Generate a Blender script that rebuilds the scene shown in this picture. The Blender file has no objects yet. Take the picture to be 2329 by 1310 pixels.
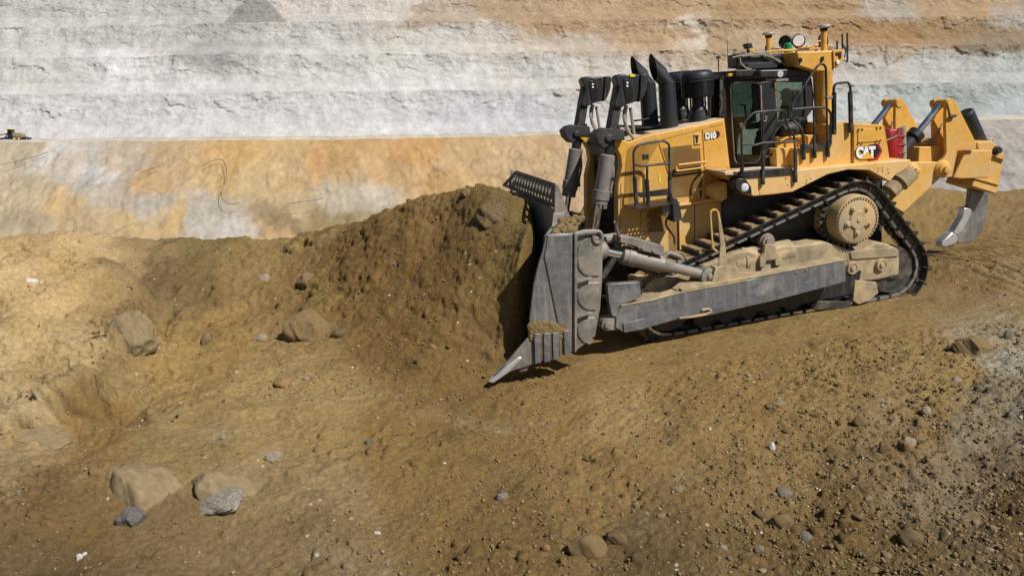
import bpy, bmesh, math, random
import numpy as np
from mathutils import Vector, Matrix
random.seed(7)
SC = bpy.context.scene
COL = SC.collection
R = math.radians

# ---------------------------------------------------------------- camera, sky, sun, exposure
EZ = 4.5                                   # camera height
FPX = 1811.0                               # focal length of the photograph in its own pixels
PITCH = math.atan((655 - 220) / FPX)
cam = bpy.data.objects.new('camera', bpy.data.cameras.new('camera'))
COL.objects.link(cam); SC.camera = cam
cam.data.sensor_width = 36.0; cam.data.lens = 36.0 * FPX / 2329.0
cam.data.clip_start = 0.1; cam.data.clip_end = 3000
cam.location = (0, 0, EZ); cam.rotation_euler = (math.pi / 2 - PITCH, 0, 0)

SUN = Vector((0.455, -0.385, 0.70)).normalized()
w = bpy.data.worlds.new('World'); SC.world = w; w.use_nodes = True
nt = w.node_tree; bg = nt.nodes['Background']
sky = nt.nodes.new('ShaderNodeTexSky'); sky.sky_type = 'NISHITA'; sky.sun_disc = False
sky.sun_elevation = math.asin(SUN.z); sky.sun_rotation = math.atan2(SUN.x, SUN.y)
sky.dust_density = 1.0
nt.links.new(sky.outputs[0], bg.inputs[0]); bg.inputs[1].default_value = 0.05
sl = bpy.data.lights.new('sun', 'SUN'); sl.energy = 5.0; sl.angle = R(0.5); sl.color = (1, 0.965, 0.905)
so = bpy.data.objects.new('sun', sl); COL.objects.link(so); so.location = (20, -15, 30)
so.rotation_euler = SUN.to_track_quat('Z', 'Y').to_euler()
SC.view_settings.view_transform = 'Standard'; SC.view_settings.look = 'None'
SC.view_settings.exposure = 0.0; SC.view_settings.gamma = 1.0
SC.render.engine = 'CYCLES'

# ---------------------------------------------------------------- measuring helpers
EYE = np.array([0, 0, EZ])
def ray(px, py):
    X = (px - 1164.5) / FPX; U = (655 - py) / FPX
    return np.array([X, math.cos(PITCH) + U * math.sin(PITCH), -math.sin(PITCH) + U * math.cos(PITCH)])
def W(px, py, Y):
    d = ray(px, py); return EYE + d * (Y / d[1])
def to_px(X, Y, Z):
    f = Y * math.cos(PITCH) - (Z - EZ) * math.sin(PITCH); u = Y * math.sin(PITCH) + (Z - EZ) * math.cos(PITCH)
    f = np.maximum(f, 0.2)
    return 1164.5 + FPX * X / f, 655 - FPX * u / f
YAW = R(15); MP = R(6.5)
AX = np.array([math.cos(YAW) * math.cos(MP), math.sin(YAW) * math.cos(MP), math.sin(MP)])   # towards the machine's rear
AY = np.array([-math.sin(YAW), math.cos(YAW), 0]); AZ = np.cross(AX, AY)
ORG = W(1950, 500, 14.73) + AY * 1.6 - AZ * 1.62
def loc2w(x, y, z): return ORG + AX * x + AY * y + AZ * z
def S(px, py, y):
    d = ray(px, py); t = ((ORG + AY * y - EYE) @ AY) / (d @ AY); q = EYE + d * t - ORG
    return float(q @ AX), float(q @ AZ)
ZO = {0: (0, 0, 1.), 1: (1100, 100, 3.275), 2: (1550, 40, 3.276), 3: (1850, 180, 3.119), 4: (1100, 400, 2.62), 5: (1550, 360, 3.275),
      7: (1280, 280, 4.6775), 9: (1640, 140, 5.04), 10: (1290, 130, 5.954), 11: (1340, 500, 4.678)}
def T(n, pts, y):                          # survey of the photo: side-view outlines -> machine coordinates (x, z) at lateral y
    a, b, s = ZO[n]; return [S(a + p[0] / s, b + p[1] / s, y) for p in pts]
def T3(n, pts, y): return [(x, y, z) for x, z in T(n, pts, y)]

# ---------------------------------------------------------------- noise (numpy)
def _h(ix, iy, seed):
    n = (ix.astype(np.int64) * 374761393 + iy.astype(np.int64) * 668265263 + seed * 1274126177) & 0xffffffff
    n = ((n ^ (n >> 13)) * 1274126177) & 0xffffffff
    n = n ^ (n >> 16)
    return (n & 0xffff) / 65535.0
def vn(x, y, seed=0):
    x = np.asarray(x, float); y = np.asarray(y, float)
    ix = np.floor(x); iy = np.floor(y); fx = x - ix; fy = y - iy
    fx = fx * fx * fx * (fx * (fx * 6 - 15) + 10); fy = fy * fy * fy * (fy * (fy * 6 - 15) + 10)
    a = _h(ix, iy, seed); b = _h(ix + 1, iy, seed); c = _h(ix, iy + 1, seed); d = _h(ix + 1, iy + 1, seed)
    return (a + (b - a) * fx) * (1 - fy) + (c + (d - c) * fx) * fy
def fbm(x, y, oct=4, seed=0, gain=0.5, ridge=False):
    s = 0; a = 1; t = 0
    for o in range(oct):
        c, q = math.cos(o * 0.9 + 0.4), math.sin(o * 0.9 + 0.4)
        v = vn((x * c - y * q) * 2.03 ** o + 17.3 * o, (x * q + y * c) * 2.03 ** o - 9.1 * o, seed + o) * 2 - 1
        if ridge: v = 1 - 2 * np.abs(v)
        s = s + a * v; t += a; a *= gain
    return s / t
def cells(x, y, seed):                     # cellular noise: value of the nearest cell and the distance to its edge
    ix = np.floor(x); iy = np.floor(y); f1 = np.full(x.shape, 9.0); f2 = np.full(x.shape, 9.0); val = np.zeros(x.shape)
    for a in (-1, 0, 1):
        for b in (-1, 0, 1):
            jx = ix + a; jy = iy + b; d = np.hypot(jx + _h(jx, jy, seed) - x, jy + _h(jx, jy, seed + 1) - y); near = d < f1
            f2 = np.where(near, f1, np.minimum(f2, d)); val = np.where(near, _h(jx, jy, seed + 2), val); f1 = np.where(near, d, f1)
    return val, f2 - f1
def sstep(a, b, x):
    t = np.clip((x - a) / (b - a), 0, 1); return t * t * (3 - 2 * t)
def lin(c, sat=0.80):
    g = sum(c) / 3; c = [g + (v - g) * sat for v in c]
    return tuple(((v / 255 + 0.055) / 1.055) ** 2.4 if v > 10 else v / 255 / 12.92 for v in c)

# ---------------------------------------------------------------- materials
def new_mat(name):
    m = bpy.data.materials.new(name); m.use_nodes = True
    return m, m.node_tree, m.node_tree.nodes['Principled BSDF']
def N(t, kind, **kw):
    n = t.nodes.new(kind)
    for k, v in kw.items(): setattr(n, k, v)
    return n
def noise(t, vec, scale, detail=6, rough=0.55, dist=0.0):
    n = N(t, 'ShaderNodeTexNoise'); n.inputs['Scale'].default_value = scale; n.inputs['Detail'].default_value = detail
    n.inputs['Roughness'].default_value = rough; n.inputs['Distortion'].default_value = dist
    t.links.new(vec, n.inputs['Vector']); return n.outputs['Fac']
def ramp(t, fac, p0, p1, c0=(0, 0, 0, 1), c1=(1, 1, 1, 1)):
    r = N(t, 'ShaderNodeValToRGB'); e = r.color_ramp.elements
    e[0].position = p0; e[1].position = p1; e[0].color = c0; e[1].color = c1
    t.links.new(fac, r.inputs[0]); return r.outputs[0]
def mix(t, fac, a, b, mode='MIX'):
    n = N(t, 'ShaderNodeMix', data_type='RGBA', blend_type=mode)
    for s, v in ((n.inputs[0], fac), (n.inputs[6], a), (n.inputs[7], b)):
        if isinstance(v, (int, float)): s.default_value = v
        elif isinstance(v, tuple): s.default_value = (*v[:3], 1)
        else: t.links.new(v, s)
    return n.outputs[2]
def bump(t, h, strength, dist, bs):
    b = N(t, 'ShaderNodeBump'); b.inputs['Strength'].default_value = strength; b.inputs['Distance'].default_value = dist
    t.links.new(h, b.inputs['Height']); t.links.new(b.outputs[0], bs.inputs['Normal']); return b
MATS = {}
TAN = (0.50, 0.37, 0.21)
def surf(name, base, rough=0.5, metal=0.0, dust=0.3, dustcol=TAN, dscale=2.2, streak=0.0, scratch=0.0, bmp=0.02, low=None, var=0.12, grime=0.0):
    """painted or bare metal with dust in patches, dust running down in streaks, and bright scratches"""
    m, t, bs = new_mat(name)
    tc = N(t, 'ShaderNodeTexCoord').outputs['Object']
    col = base
    a = noise(t, tc, dscale, 8, 0.62, 0.3)
    v = ramp(t, noise(t, tc, 9, 4), 0.3, 0.75)
    col = mix(t, v, tuple(c * (1 - var) for c in base), tuple(min(1, c * (1 + var * 0.8)) for c in base))
    if var > 0.2: col = mix(t, ramp(t, noise(t, tc, 1.7, 7, 0.65, 0.8), 0.35, 0.7), mix(t, 0.6, col, tuple(c * (1 - 1.4 * var) for c in base)), col)
    d = ramp(t, a, 0.62 - 0.42 * dust, 0.98 - 0.36 * dust)
    fac = d
    if streak:
        mp = N(t, 'ShaderNodeMapping'); mp.inputs['Scale'].default_value = (9, 9, 0.8); t.links.new(tc, mp.inputs[0])
        s = ramp(t, noise(t, mp.outputs[0], 1.6, 5), 0.45, 0.75)
        mm = N(t, 'ShaderNodeMath', operation='MULTIPLY'); mm.inputs[1].default_value = streak; t.links.new(s, mm.inputs[0])
        ad = N(t, 'ShaderNodeMath', operation='MAXIMUM'); t.links.new(d, ad.inputs[0]); t.links.new(mm.outputs[0], ad.inputs[1]); fac = ad.outputs[0]
    if low:                                # mud thrown up by the tracks: thicker towards the belly
        sx = N(t, 'ShaderNodeSeparateXYZ'); t.links.new(tc, sx.inputs[0])
        mr = N(t, 'ShaderNodeMapRange'); t.links.new(sx.outputs[2], mr.inputs[0])
        mr.inputs[1].default_value = low[0]; mr.inputs[2].default_value = low[1]; mr.inputs[3].default_value = low[2]; mr.inputs[4].default_value = 0
        nn = N(t, 'ShaderNodeMath', operation='MULTIPLY'); t.links.new(mr.outputs[0], nn.inputs[0]); t.links.new(ramp(t, noise(t, tc, 3.5, 7), 0.25, 0.6), nn.inputs[1])
        ad = N(t, 'ShaderNodeMath', operation='MAXIMUM'); t.links.new(fac, ad.inputs[0]); t.links.new(nn.outputs[0], ad.inputs[1]); fac = ad.outputs[0]
    col = mix(t, fac, col, dustcol)
    if grime:                              # oil and handling stains, and small chips
        gm_ = N(t, 'ShaderNodeMath', operation='MULTIPLY'); gm_.inputs[1].default_value = grime; t.links.new(ramp(t, noise(t, tc, 3.3, 9, 0.72, 0.8), 0.56, 0.74), gm_.inputs[0])
        col = mix(t, gm_.outputs[0], col, (0.13, 0.075, 0.03))
        col = mix(t, ramp(t, noise(t, tc, 38, 2, 0.6), 0.70, 0.74), col, (0.10, 0.07, 0.05))
    if scratch:
        mp = N(t, 'ShaderNodeMapping'); mp.inputs['Scale'].default_value = (0.6, 6, 16); mp.inputs['Rotation'].default_value = (0, 0.18, 0); t.links.new(tc, mp.inputs[0])
        s = ramp(t, noise(t, mp.outputs[0], 4.0, 6, 0.7, 0.6), 0.585, 0.70)
        s2 = ramp(t, noise(t, tc, 26, 3, 0.7), 0.64, 0.74)
        sm = N(t, 'ShaderNodeMath', operation='MAXIMUM'); t.links.new(s, sm.inputs[0]); t.links.new(s2, sm.inputs[1])
        sm2 = N(t, 'ShaderNodeMath', operation='MULTIPLY'); sm2.inputs[1].default_value = scratch; t.links.new(sm.outputs[0], sm2.inputs[0])
        col = mix(t, sm2.outputs[0], col, (0.62, 0.62, 0.64))
    t.links.new(col, bs.inputs['Base Color'])
    bs.inputs['Metallic'].default_value = metal
    ra = N(t, 'ShaderNodeMapRange'); t.links.new(fac, ra.inputs[0]); ra.inputs[3].default_value = rough; ra.inputs[4].default_value = 0.9
    t.links.new(ra.outputs[0], bs.inputs['Roughness'])
    if metal:
        ma = N(t, 'ShaderNodeMapRange'); t.links.new(fac, ma.inputs[0]); ma.inputs[3].default_value = metal; ma.inputs[4].default_value = 0.0
        t.links.new(ma.outputs[0], bs.inputs['Metallic'])
    if bmp: bump(t, noise(t, tc, 22, 5), 0.25, bmp, bs)
    MATS[name] = m; return m
YEL = (0.71, 0.365, 0.045)
surf('yellow_paint', YEL, 0.48, 0, 0.27, dustcol=(0.58, 0.40, 0.19), streak=0.5, bmp=0.004, low=(2.1, 3.4, 0.75), grime=0.45)
surf('yellow_dusty', YEL, 0.5, 0, 0.66, dustcol=(0.66, 0.46, 0.22), streak=0.8, bmp=0.006, grime=0.4)
surf('fender_paint', YEL, 0.55, 0, 0.86, dustcol=(0.72, 0.52, 0.28), streak=0.8, bmp=0.006, grime=0.3)
surf('yellow_muddy', YEL, 0.55, 0, 0.75, dustcol=(0.60, 0.44, 0.23), streak=0.6, bmp=0.01)
surf('dust_top', (0.52, 0.38, 0.22), 0.85, 0, 0.8, dustcol=(0.66, 0.55, 0.42), bmp=0.008)
surf('black_paint', (0.018, 0.018, 0.02), 0.42, 0, 0.12, dustcol=(0.16, 0.13, 0.10), streak=0.25, bmp=0.003)
surf('stack_paint', (0.020, 0.021, 0.026), 0.5, 0, 0.05, dustcol=(0.1, 0.09, 0.08), bmp=0.003)
surf('dark_dusty', (0.028, 0.028, 0.029), 0.6, 0, 0.32, dustcol=(0.12, 0.105, 0.085), bmp=0.006)
surf('rubber', (0.04, 0.037, 0.033), 0.65, 0, 0.5, dustcol=(0.24, 0.2, 0.15), bmp=0.0)
surf('rail_paint', (0.02, 0.02, 0.022), 0.45, 0, 0.34, dustcol=(0.2, 0.165, 0.13), dscale=5, bmp=0.002)
surf('blade_steel', (0.25, 0.248, 0.255), 0.42, 0.5, 0.34, dustcol=(0.37, 0.30, 0.21), scratch=0.5, bmp=0.006, var=0.3, streak=0.45)
surf('arm_steel', (0.225, 0.235, 0.26), 0.40, 0.5, 0.26, dustcol=(0.40, 0.34, 0.27), scratch=0.55, bmp=0.006, var=0.3, streak=0.3)
surf('wing_steel', (0.25, 0.235, 0.215), 0.5, 0.4, 0.5, dustcol=(0.37, 0.31, 0.235), scratch=0.5, bmp=0.012, var=0.3)
surf('cylinder_grey', (0.235, 0.215, 0.195), 0.5, 0.3, 0.5, dustcol=(0.33, 0.27, 0.21), scratch=0.25, bmp=0.006)
surf('bright_steel', (0.62, 0.61, 0.60), 0.36, 0.55, 0.06, dustcol=(0.42, 0.34, 0.25), scratch=0.4, bmp=0.004)
surf('polished', (0.72, 0.72, 0.74), 0.3, 0.9, 0.05, bmp=0)
surf('chrome', (0.86, 0.86, 0.88), 0.14, 1.0, 0.0, bmp=0)
surf('track_steel', (0.06, 0.057, 0.052), 0.5, 0.4, 0.4, dustcol=(0.21, 0.17, 0.12), dscale=5, scratch=0.3, bmp=0.008)
surf('track_dirt', (0.27, 0.18, 0.09), 0.9, 0, 0.5, dustcol=(0.17, 0.105, 0.05), dscale=6, bmp=0.03)
surf('frame_mud', (0.34, 0.26, 0.16), 0.85, 0, 0.55, dustcol=(0.58, 0.45, 0.25), dscale=3, scratch=0.25, bmp=0.04, var=0.3)
surf('hub_mud', (0.50, 0.325, 0.12), 0.75, 0, 0.62, dustcol=(0.42, 0.36, 0.27), dscale=4, bmp=0.01)
surf('red_paint', (0.34, 0.014, 0.024), 0.4, 0, 0.3, dustcol=(0.30, 0.14, 0.10), bmp=0.003)
surf('hose_tan', (0.30, 0.26, 0.20), 0.7, 0, 0.4, bmp=0.004)
surf('lens_white', (0.85, 0.86, 0.88), 0.15, 0, 0.0, bmp=0)
surf('lens_dark', (0.012, 0.012, 0.014), 0.12, 0, 0.0, bmp=0)
surf('green_plastic', (0.01, 0.22, 0.07), 0.3, 0, 0.0, bmp=0)
surf('amber', (0.7, 0.33, 0.02), 0.3, 0, 0.0, bmp=0)
surf('sticker_white', (0.50, 0.46, 0.49), 0.5, 0, 0.0, bmp=0)
surf('logo_white', (0.84, 0.84, 0.84), 0.4, 0, 0.03, bmp=0)
surf('logo_black', (0.012, 0.012, 0.012), 0.4, 0, 0.03, bmp=0)
surf('logo_red', (0.30, 0.015, 0.02), 0.4, 0, 0.03, bmp=0)
surf('logo_yellow', (0.75, 0.42, 0.05), 0.4, 0, 0.03, bmp=0)
surf('seat_cloth', (0.02, 0.021, 0.024), 0.8, 0, 0.0, bmp=0.004)
surf('denim', (0.03, 0.055, 0.10), 0.85, 0, 0.0, bmp=0.004)
surf('skin', (0.42, 0.24, 0.16), 0.55, 0, 0.0, bmp=0.0)
surf('hair_brown', (0.03, 0.02, 0.014), 0.7, 0, 0.0, bmp=0.004)
surf('decal_yellow', (0.80, 0.62, 0.03), 0.5, 0, 0.0, bmp=0)
m, t, bs = new_mat('grille_mesh')           # punched sheet: real-coloured sheet with small dark holes
tc = N(t, 'ShaderNodeTexCoord').outputs['Object']
mp = N(t, 'ShaderNodeMapping'); mp.inputs['Scale'].default_value = (80, 1, 80); t.links.new(tc, mp.inputs[0])
vo = N(t, 'ShaderNodeTexVoronoi', feature='F1'); vo.inputs['Scale'].default_value = 1.0; vo.inputs['Randomness'].default_value = 0.0; t.links.new(mp.outputs[0], vo.inputs['Vector'])
hol = ramp(t, vo.outputs['Distance'], 0.36, 0.44)
cl = mix(t, ramp(t, noise(t, tc, 2.5, 5), 0.5, 0.75), (0.34, 0.175, 0.028), (0.46, 0.31, 0.13))
t.links.new(mix(t, hol, (0.03, 0.02, 0.01), cl), bs.inputs['Base Color']); bs.inputs['Roughness'].default_value = 0.6
bump(t, hol, 0.6, 0.01, bs); MATS['grille_mesh'] = m
m, t, bs = new_mat('cab_glass')             # tinted glass with a thin film of dust
tr = N(t, 'ShaderNodeBsdfTransparent'); tr.inputs[0].default_value = (0.46, 0.56, 0.53, 1)
gl = N(t, 'ShaderNodeBsdfGlossy'); gl.inputs['Roughness'].default_value = 0.04; gl.inputs[0].default_value = (0.9, 0.95, 0.95, 1)
di = N(t, 'ShaderNodeBsdfDiffuse'); di.inputs[0].default_value = (0.30, 0.30, 0.27, 1)
fr = N(t, 'ShaderNodeFresnel'); fr.inputs[0].default_value = 1.45
m1 = N(t, 'ShaderNodeMixShader'); t.links.new(fr.outputs[0], m1.inputs[0]); t.links.new(tr.outputs[0], m1.inputs[1]); t.links.new(gl.outputs[0], m1.inputs[2])
tc = N(t, 'ShaderNodeTexCoord').outputs['Object']
m2 = N(t, 'ShaderNodeMixShader'); t.links.new(ramp(t, noise(t, tc, 2.0, 6), 0.35, 1.0, (0.02, 0.02, 0.02, 1), (0.14, 0.14, 0.14, 1)), m2.inputs[0])
t.links.new(m1.outputs[0], m2.inputs[1]); t.links.new(di.outputs[0], m2.inputs[2])
t.links.new(m2.outputs[0], t.nodes['Material Output'].inputs[0]); MATS['cab_glass'] = m
m, t, bs = new_mat('smoked_plastic')
tr = N(t, 'ShaderNodeBsdfTransparent'); tr.inputs[0].default_value = (0.34, 0.34, 0.36, 1)
m1 = N(t, 'ShaderNodeMixShader'); m1.inputs[0].default_value = 0.45; bs.inputs['Base Color'].default_value = (0.03, 0.03, 0.034, 1); bs.inputs['Roughness'].default_value = 0.25
t.links.new(tr.outputs[0], m1.inputs[1]); t.links.new(bs.outputs[0], m1.inputs[2]); t.links.new(m1.outputs[0], t.nodes['Material Output'].inputs[0]); MATS['smoked_plastic'] = m

def earth(name, vcol, fine=30.0, specks=0.0, bstr=0.5, bdist=0.05, rough=0.95, mottled=0.3, sc2=6.0):
    m, t, bs = new_mat(name)
    tc = N(t, 'ShaderNodeTexCoord').outputs['Object']
    if vcol:
        at = N(t, 'ShaderNodeAttribute'); at.attribute_name = 'tint'; base = at.outputs['Color']
    else:
        base = vcol or (0.3, 0.2, 0.1)
    a = noise(t, tc, sc2, 9, 0.7); b = noise(t, tc, fine, 6, 0.7)
    f = N(t, 'ShaderNodeMath', operation='MULTIPLY_ADD'); t.links.new(b, f.inputs[0]); f.inputs[1].default_value = 0.6
    t.links.new(a, f.inputs[2])
    g = ramp(t, f.outputs[0], 0.50, 1.10, (1 - mottled,) * 3 + (1,), (1 + mottled,) * 3 + (1,))
    col = mix(t, 1.0, base, g, 'MULTIPLY')
    if specks:
        vo = N(t, 'ShaderNodeTexVoronoi'); vo.inputs['Scale'].default_value = specks; t.links.new(tc, vo.inputs['Vector'])
        sx = N(t, 'ShaderNodeSeparateXYZ'); t.links.new(vo.outputs['Color'], sx.inputs[0])
        keep = ramp(t, sx.outputs[0], 0.972, 0.982); near = ramp(t, vo.outputs['Distance'], 0.22, 0.30, (1, 1, 1, 1), (0, 0, 0, 1))
        mm = N(t, 'ShaderNodeMath', operation='MULTIPLY'); t.links.new(keep, mm.inputs[0]); t.links.new(near, mm.inputs[1])
        col = mix(t, mm.outputs[0], col, (0.46, 0.40, 0.31))
    t.links.new(col, bs.inputs['Base Color']); bs.inputs['Roughness'].default_value = rough
    bs.inputs['Specular IOR Level'].default_value = 0.15
    bump(t, f.outputs[0], bstr, bdist, bs)
    MATS[name] = m; return m
earth('dirt', True, 50, 11, 0.85, 0.05, mottled=0.40, sc2=14.0)
earth('pit_rock', True, 2.2, 0, 0.6, 0.35, mottled=0.16, sc2=0.35)

def rock_mat(name, c, c2, sc=5):
    m, t, bs = new_mat(name); tc = N(t, 'ShaderNodeTexCoord').outputs['Object']
    a = noise(t, tc, sc, 9, 0.65, 0.4); t.links.new(mix(t, ramp(t, a, 0.35, 0.68), c, c2), bs.inputs['Base Color'])
    bs.inputs['Roughness'].default_value = 0.9; bs.inputs['Specular IOR Level'].default_value = 0.2
    bump(t, noise(t, tc, sc * 2.2, 10, 0.7, 0.3), 0.6, 0.05, bs); MATS[name] = m
rock_mat('rock_tan', (0.21, 0.155, 0.082), (0.31, 0.235, 0.13))
rock_mat('rock_brown', (0.14, 0.094, 0.046), (0.21, 0.145, 0.075))
rock_mat('rock_grey', (0.18, 0.15, 0.115), (0.26, 0.215, 0.16))
rock_mat('rock_pale', (0.29, 0.23, 0.155), (0.38, 0.31, 0.22))
rock_mat('rock_white', (0.60, 0.58, 0.55), (0.74, 0.72, 0.69), 14)
rock_mat('rock_orange', (0.26, 0.15, 0.06), (0.36, 0.23, 0.10))
rock_mat('rock_slate', (0.10, 0.095, 0.095), (0.20, 0.18, 0.165))
rock_mat('rock_cream', (0.16, 0.125, 0.085), (0.44, 0.40, 0.34), 9)
rock_mat('soil_crumb', (0.19, 0.13, 0.06), (0.28, 0.195, 0.095), 9)
rock_mat('rock_soil', (0.18, 0.122, 0.056), (0.25, 0.175, 0.083), 9)

# ---------------------------------------------------------------- mesh helpers
class MB:
    def __init__(s): s.v = []; s.f = []; s.mi = []; s.cur = 0
    def add(s, vs, fs):
        b = len(s.v); s.v += [tuple(map(float, p)) for p in vs]
        s.f += [tuple(b + i for i in f) for f in fs]; s.mi += [s.cur] * len(fs); return s
    def mat(s, i): s.cur = i; return s
    def box(s, x0, x1, y0, y1, z0, z1):
        vs = [(x, y, z) for x in (x0, x1) for y in (y0, y1) for z in (z0, z1)]
        return s.add(vs, [(0, 1, 3, 2), (4, 6, 7, 5), (0, 4, 5, 1), (2, 3, 7, 6), (0, 2, 6, 4), (1, 5, 7, 3)])
    def prism(s, pts, y0, y1):
        n = len(pts); vs = [(x, y0, z) for x, z in pts] + [(x, y1, z) for x, z in pts]
        return s.add(vs, [tuple(range(n)), tuple(range(2 * n - 1, n - 1, -1))] + [(i, i + n, (i + 1) % n + n, (i + 1) % n) for i in range(n)])
    def tube(s, path, r, n=8, caps=True, r1=None):
        P = [Vector(p) for p in path]; k = len(P); rings = []
        up = None
        for i in range(k):
            d = (P[min(i + 1, k - 1)] - P[max(i - 1, 0)]).normalized()
            if up is None:
                up = d.orthogonal().normalized()
            up = (up - d * up.dot(d))
            up = up.normalized() if up.length > 1e-6 else d.orthogonal().normalized()
            q = d.cross(up); rr = r if r1 is None else r + (r1 - r) * i / max(1, k - 1)
            rings.append([P[i] + (up * math.cos(2 * math.pi * j / n) + q * math.sin(2 * math.pi * j / n)) * rr for j in range(n)])
        vs = [p for g in rings for p in g]; fs = []
        for i in range(k - 1):
            for j in range(n):
                fs.append((i * n + j, i * n + (j + 1) % n, (i + 1) * n + (j + 1) % n, (i + 1) * n + j))
        if caps: fs += [tuple(range(n - 1, -1, -1)), tuple((k - 1) * n + j for j in range(n))]
        return s.add(vs, fs)
    def lathe(s, p0, axis, prof, n=24):       # prof: (distance along axis, radius)
        A = Vector(axis).normalized(); U = A.orthogonal().normalized(); Q = A.cross(U); p0 = Vector(p0)
        vs = []; fs = []
        for d, r in prof:
            vs += [p0 + A * d + (U * math.cos(2 * math.pi * j / n) + Q * math.sin(2 * math.pi * j / n)) * max(r, 1e-4) for j in range(n)]
        for i in range(len(prof) - 1):
            fs += [(i * n + j, i * n + (j + 1) % n, (i + 1) * n + (j + 1) % n, (i + 1) * n + j) for j in range(n)]
        fs += [tuple(range(n - 1, -1, -1)), tuple((len(prof) - 1) * n + j for j in range(n))]
        return s.add(vs, fs)
    def cyl(s, p0, p1, r, n=20, r1=None):
        d = Vector(p1) - Vector(p0); return s.lathe(p0, d, [(0, r), (d.length, r if r1 is None else r1)], n)
    def build(s, name, mats, parent=None, bevel=0.0, ang=35, seg=2):
        me = bpy.data.meshes.new(name); me.from_pydata(s.v, [], s.f)
        mats = mats if isinstance(mats, (list, tuple)) else [mats]
        for mm in mats: me.materials.append(MATS[mm])
        me.polygons.foreach_set('material_index', s.mi)
        bm = bmesh.new(); bm.from_mesh(me); bmesh.ops.recalc_face_normals(bm, faces=bm.faces); bm.to_mesh(me); bm.free()
        me.polygons.foreach_set('use_smooth', [True] * len(me.polygons)); me.set_sharp_from_angle(angle=R(ang))
        o = bpy.data.objects.new(name, me); COL.objects.link(o)
        if parent is not None: o.parent = parent
        if bevel:
            b = o.modifiers.new('bevel', 'BEVEL'); b.width = bevel; b.segments = seg; b.limit_method = 'ANGLE'; b.angle_limit = R(40); b.harden_normals = False
        return o
def fillet(pts, r, n=5):
    P = [Vector(p) for p in pts]; out = [P[0]]
    for i in range(1, len(P) - 1):
        a = P[i - 1] - P[i]; b = P[i + 1] - P[i]; d = min(r, a.length * 0.45, b.length * 0.45)
        p = P[i] + a.normalized() * d; q = P[i] + b.normalized() * d
        for k in range(n + 1):
            u = k / n; out.append(p * (1 - u) ** 2 + P[i] * 2 * u * (1 - u) + q * u * u)
    return out + [P[-1]]
def tag(o, label, cat, group=None, kind=None):
    o['label'] = label; o['category'] = cat
    if group: o['group'] = group
    if kind: o['kind'] = kind
    return o
def grid_mesh(name, V, nu, nv, mat, tint=None):
    me = bpy.data.meshes.new(name)
    idx = np.arange(nu * nv).reshape(nv, nu)
    q = np.stack([idx[:-1, :-1], idx[:-1, 1:], idx[1:, 1:], idx[1:, :-1]], -1).reshape(-1, 4)
    me.vertices.add(nu * nv); me.vertices.foreach_set('co', V.astype(np.float32).ravel())
    me.loops.add(q.size); me.loops.foreach_set('vertex_index', q.ravel().astype(np.int32))
    me.polygons.add(len(q)); me.polygons.foreach_set('loop_start', np.arange(0, q.size, 4, dtype=np.int32))
    me.update(calc_edges=True); me.validate()
    me.polygons.foreach_set('use_smooth', np.ones(len(q), bool))
    if tint is not None:
        ca = me.color_attributes.new('tint', 'FLOAT_COLOR', 'POINT')
        ca.data.foreach_set('color', np.concatenate([tint, np.ones((len(tint), 1))], 1).astype(np.float32).ravel())
    me.materials.append(MATS[mat]); o = bpy.data.objects.new(name, me); COL.objects.link(o); return o
def idw(qx, qy, ctrl, sy=1.0, p=3.0, sat=0.8):
    C = np.array([lin(c[2], sat) for c in ctrl]); num = np.zeros((len(qx), 3)); den = np.zeros(len(qx))
    for (cx, cy, _), c in zip(ctrl, C):
        wgt = 1.0 / (((qx - cx) ** 2 + ((qy - cy) * sy) ** 2) + 300.0) ** (p / 2); num += wgt[:, None] * c; den += wgt
    return num / den[:, None]

# ---------------------------------------------------------------- the near ground
def tps_fit(P):
    P = np.array(P); n = len(P); d = np.hypot(P[:, None, 0] - P[None, :, 0], P[:, None, 1] - P[None, :, 1])
    K = np.where(d > 0, d * d * np.log(d + 1e-9), 0) + np.eye(n) * 0.02
    A = np.zeros((n + 3, n + 3)); A[:n, :n] = K; A[:n, n] = 1; A[:n, n + 1:] = P[:, :2]; A[n, :n] = 1; A[n + 1:, :n] = P[:, :2].T
    return P, np.linalg.solve(A, np.concatenate([P[:, 2], [0, 0, 0]]))
def tps_eval(m, x, y):
    P, c = m; z = c[-3] + c[-2] * x + c[-1] * y
    for i in range(len(P)):
        d2 = (x - P[i, 0]) ** 2 + (y - P[i, 1]) ** 2 + 1e-12; z = z + c[i] * 0.5 * d2 * np.log(d2)
    return z
G = []
for lx in (-6.2, -4.5, -2.5, 0, 2.0):
    for ly in (-1.9, 1.9): G.append(tuple(loc2w(lx, ly, 0.08 if lx < -6 else (0.03 if lx < -2 else -0.10))))
G += [tuple(loc2w(5, 0, -0.1)), tuple(loc2w(8, 0, 0)), tuple(loc2w(8, -5, -0.1)), tuple(loc2w(4, -3.5, -0.2)), tuple(loc2w(-7.5, -2.6, 0.16)), tuple(loc2w(-6.6, -2.7, 0.12))]
def GP(px, py, Y): return tuple(W(px, py, Y))
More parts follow.
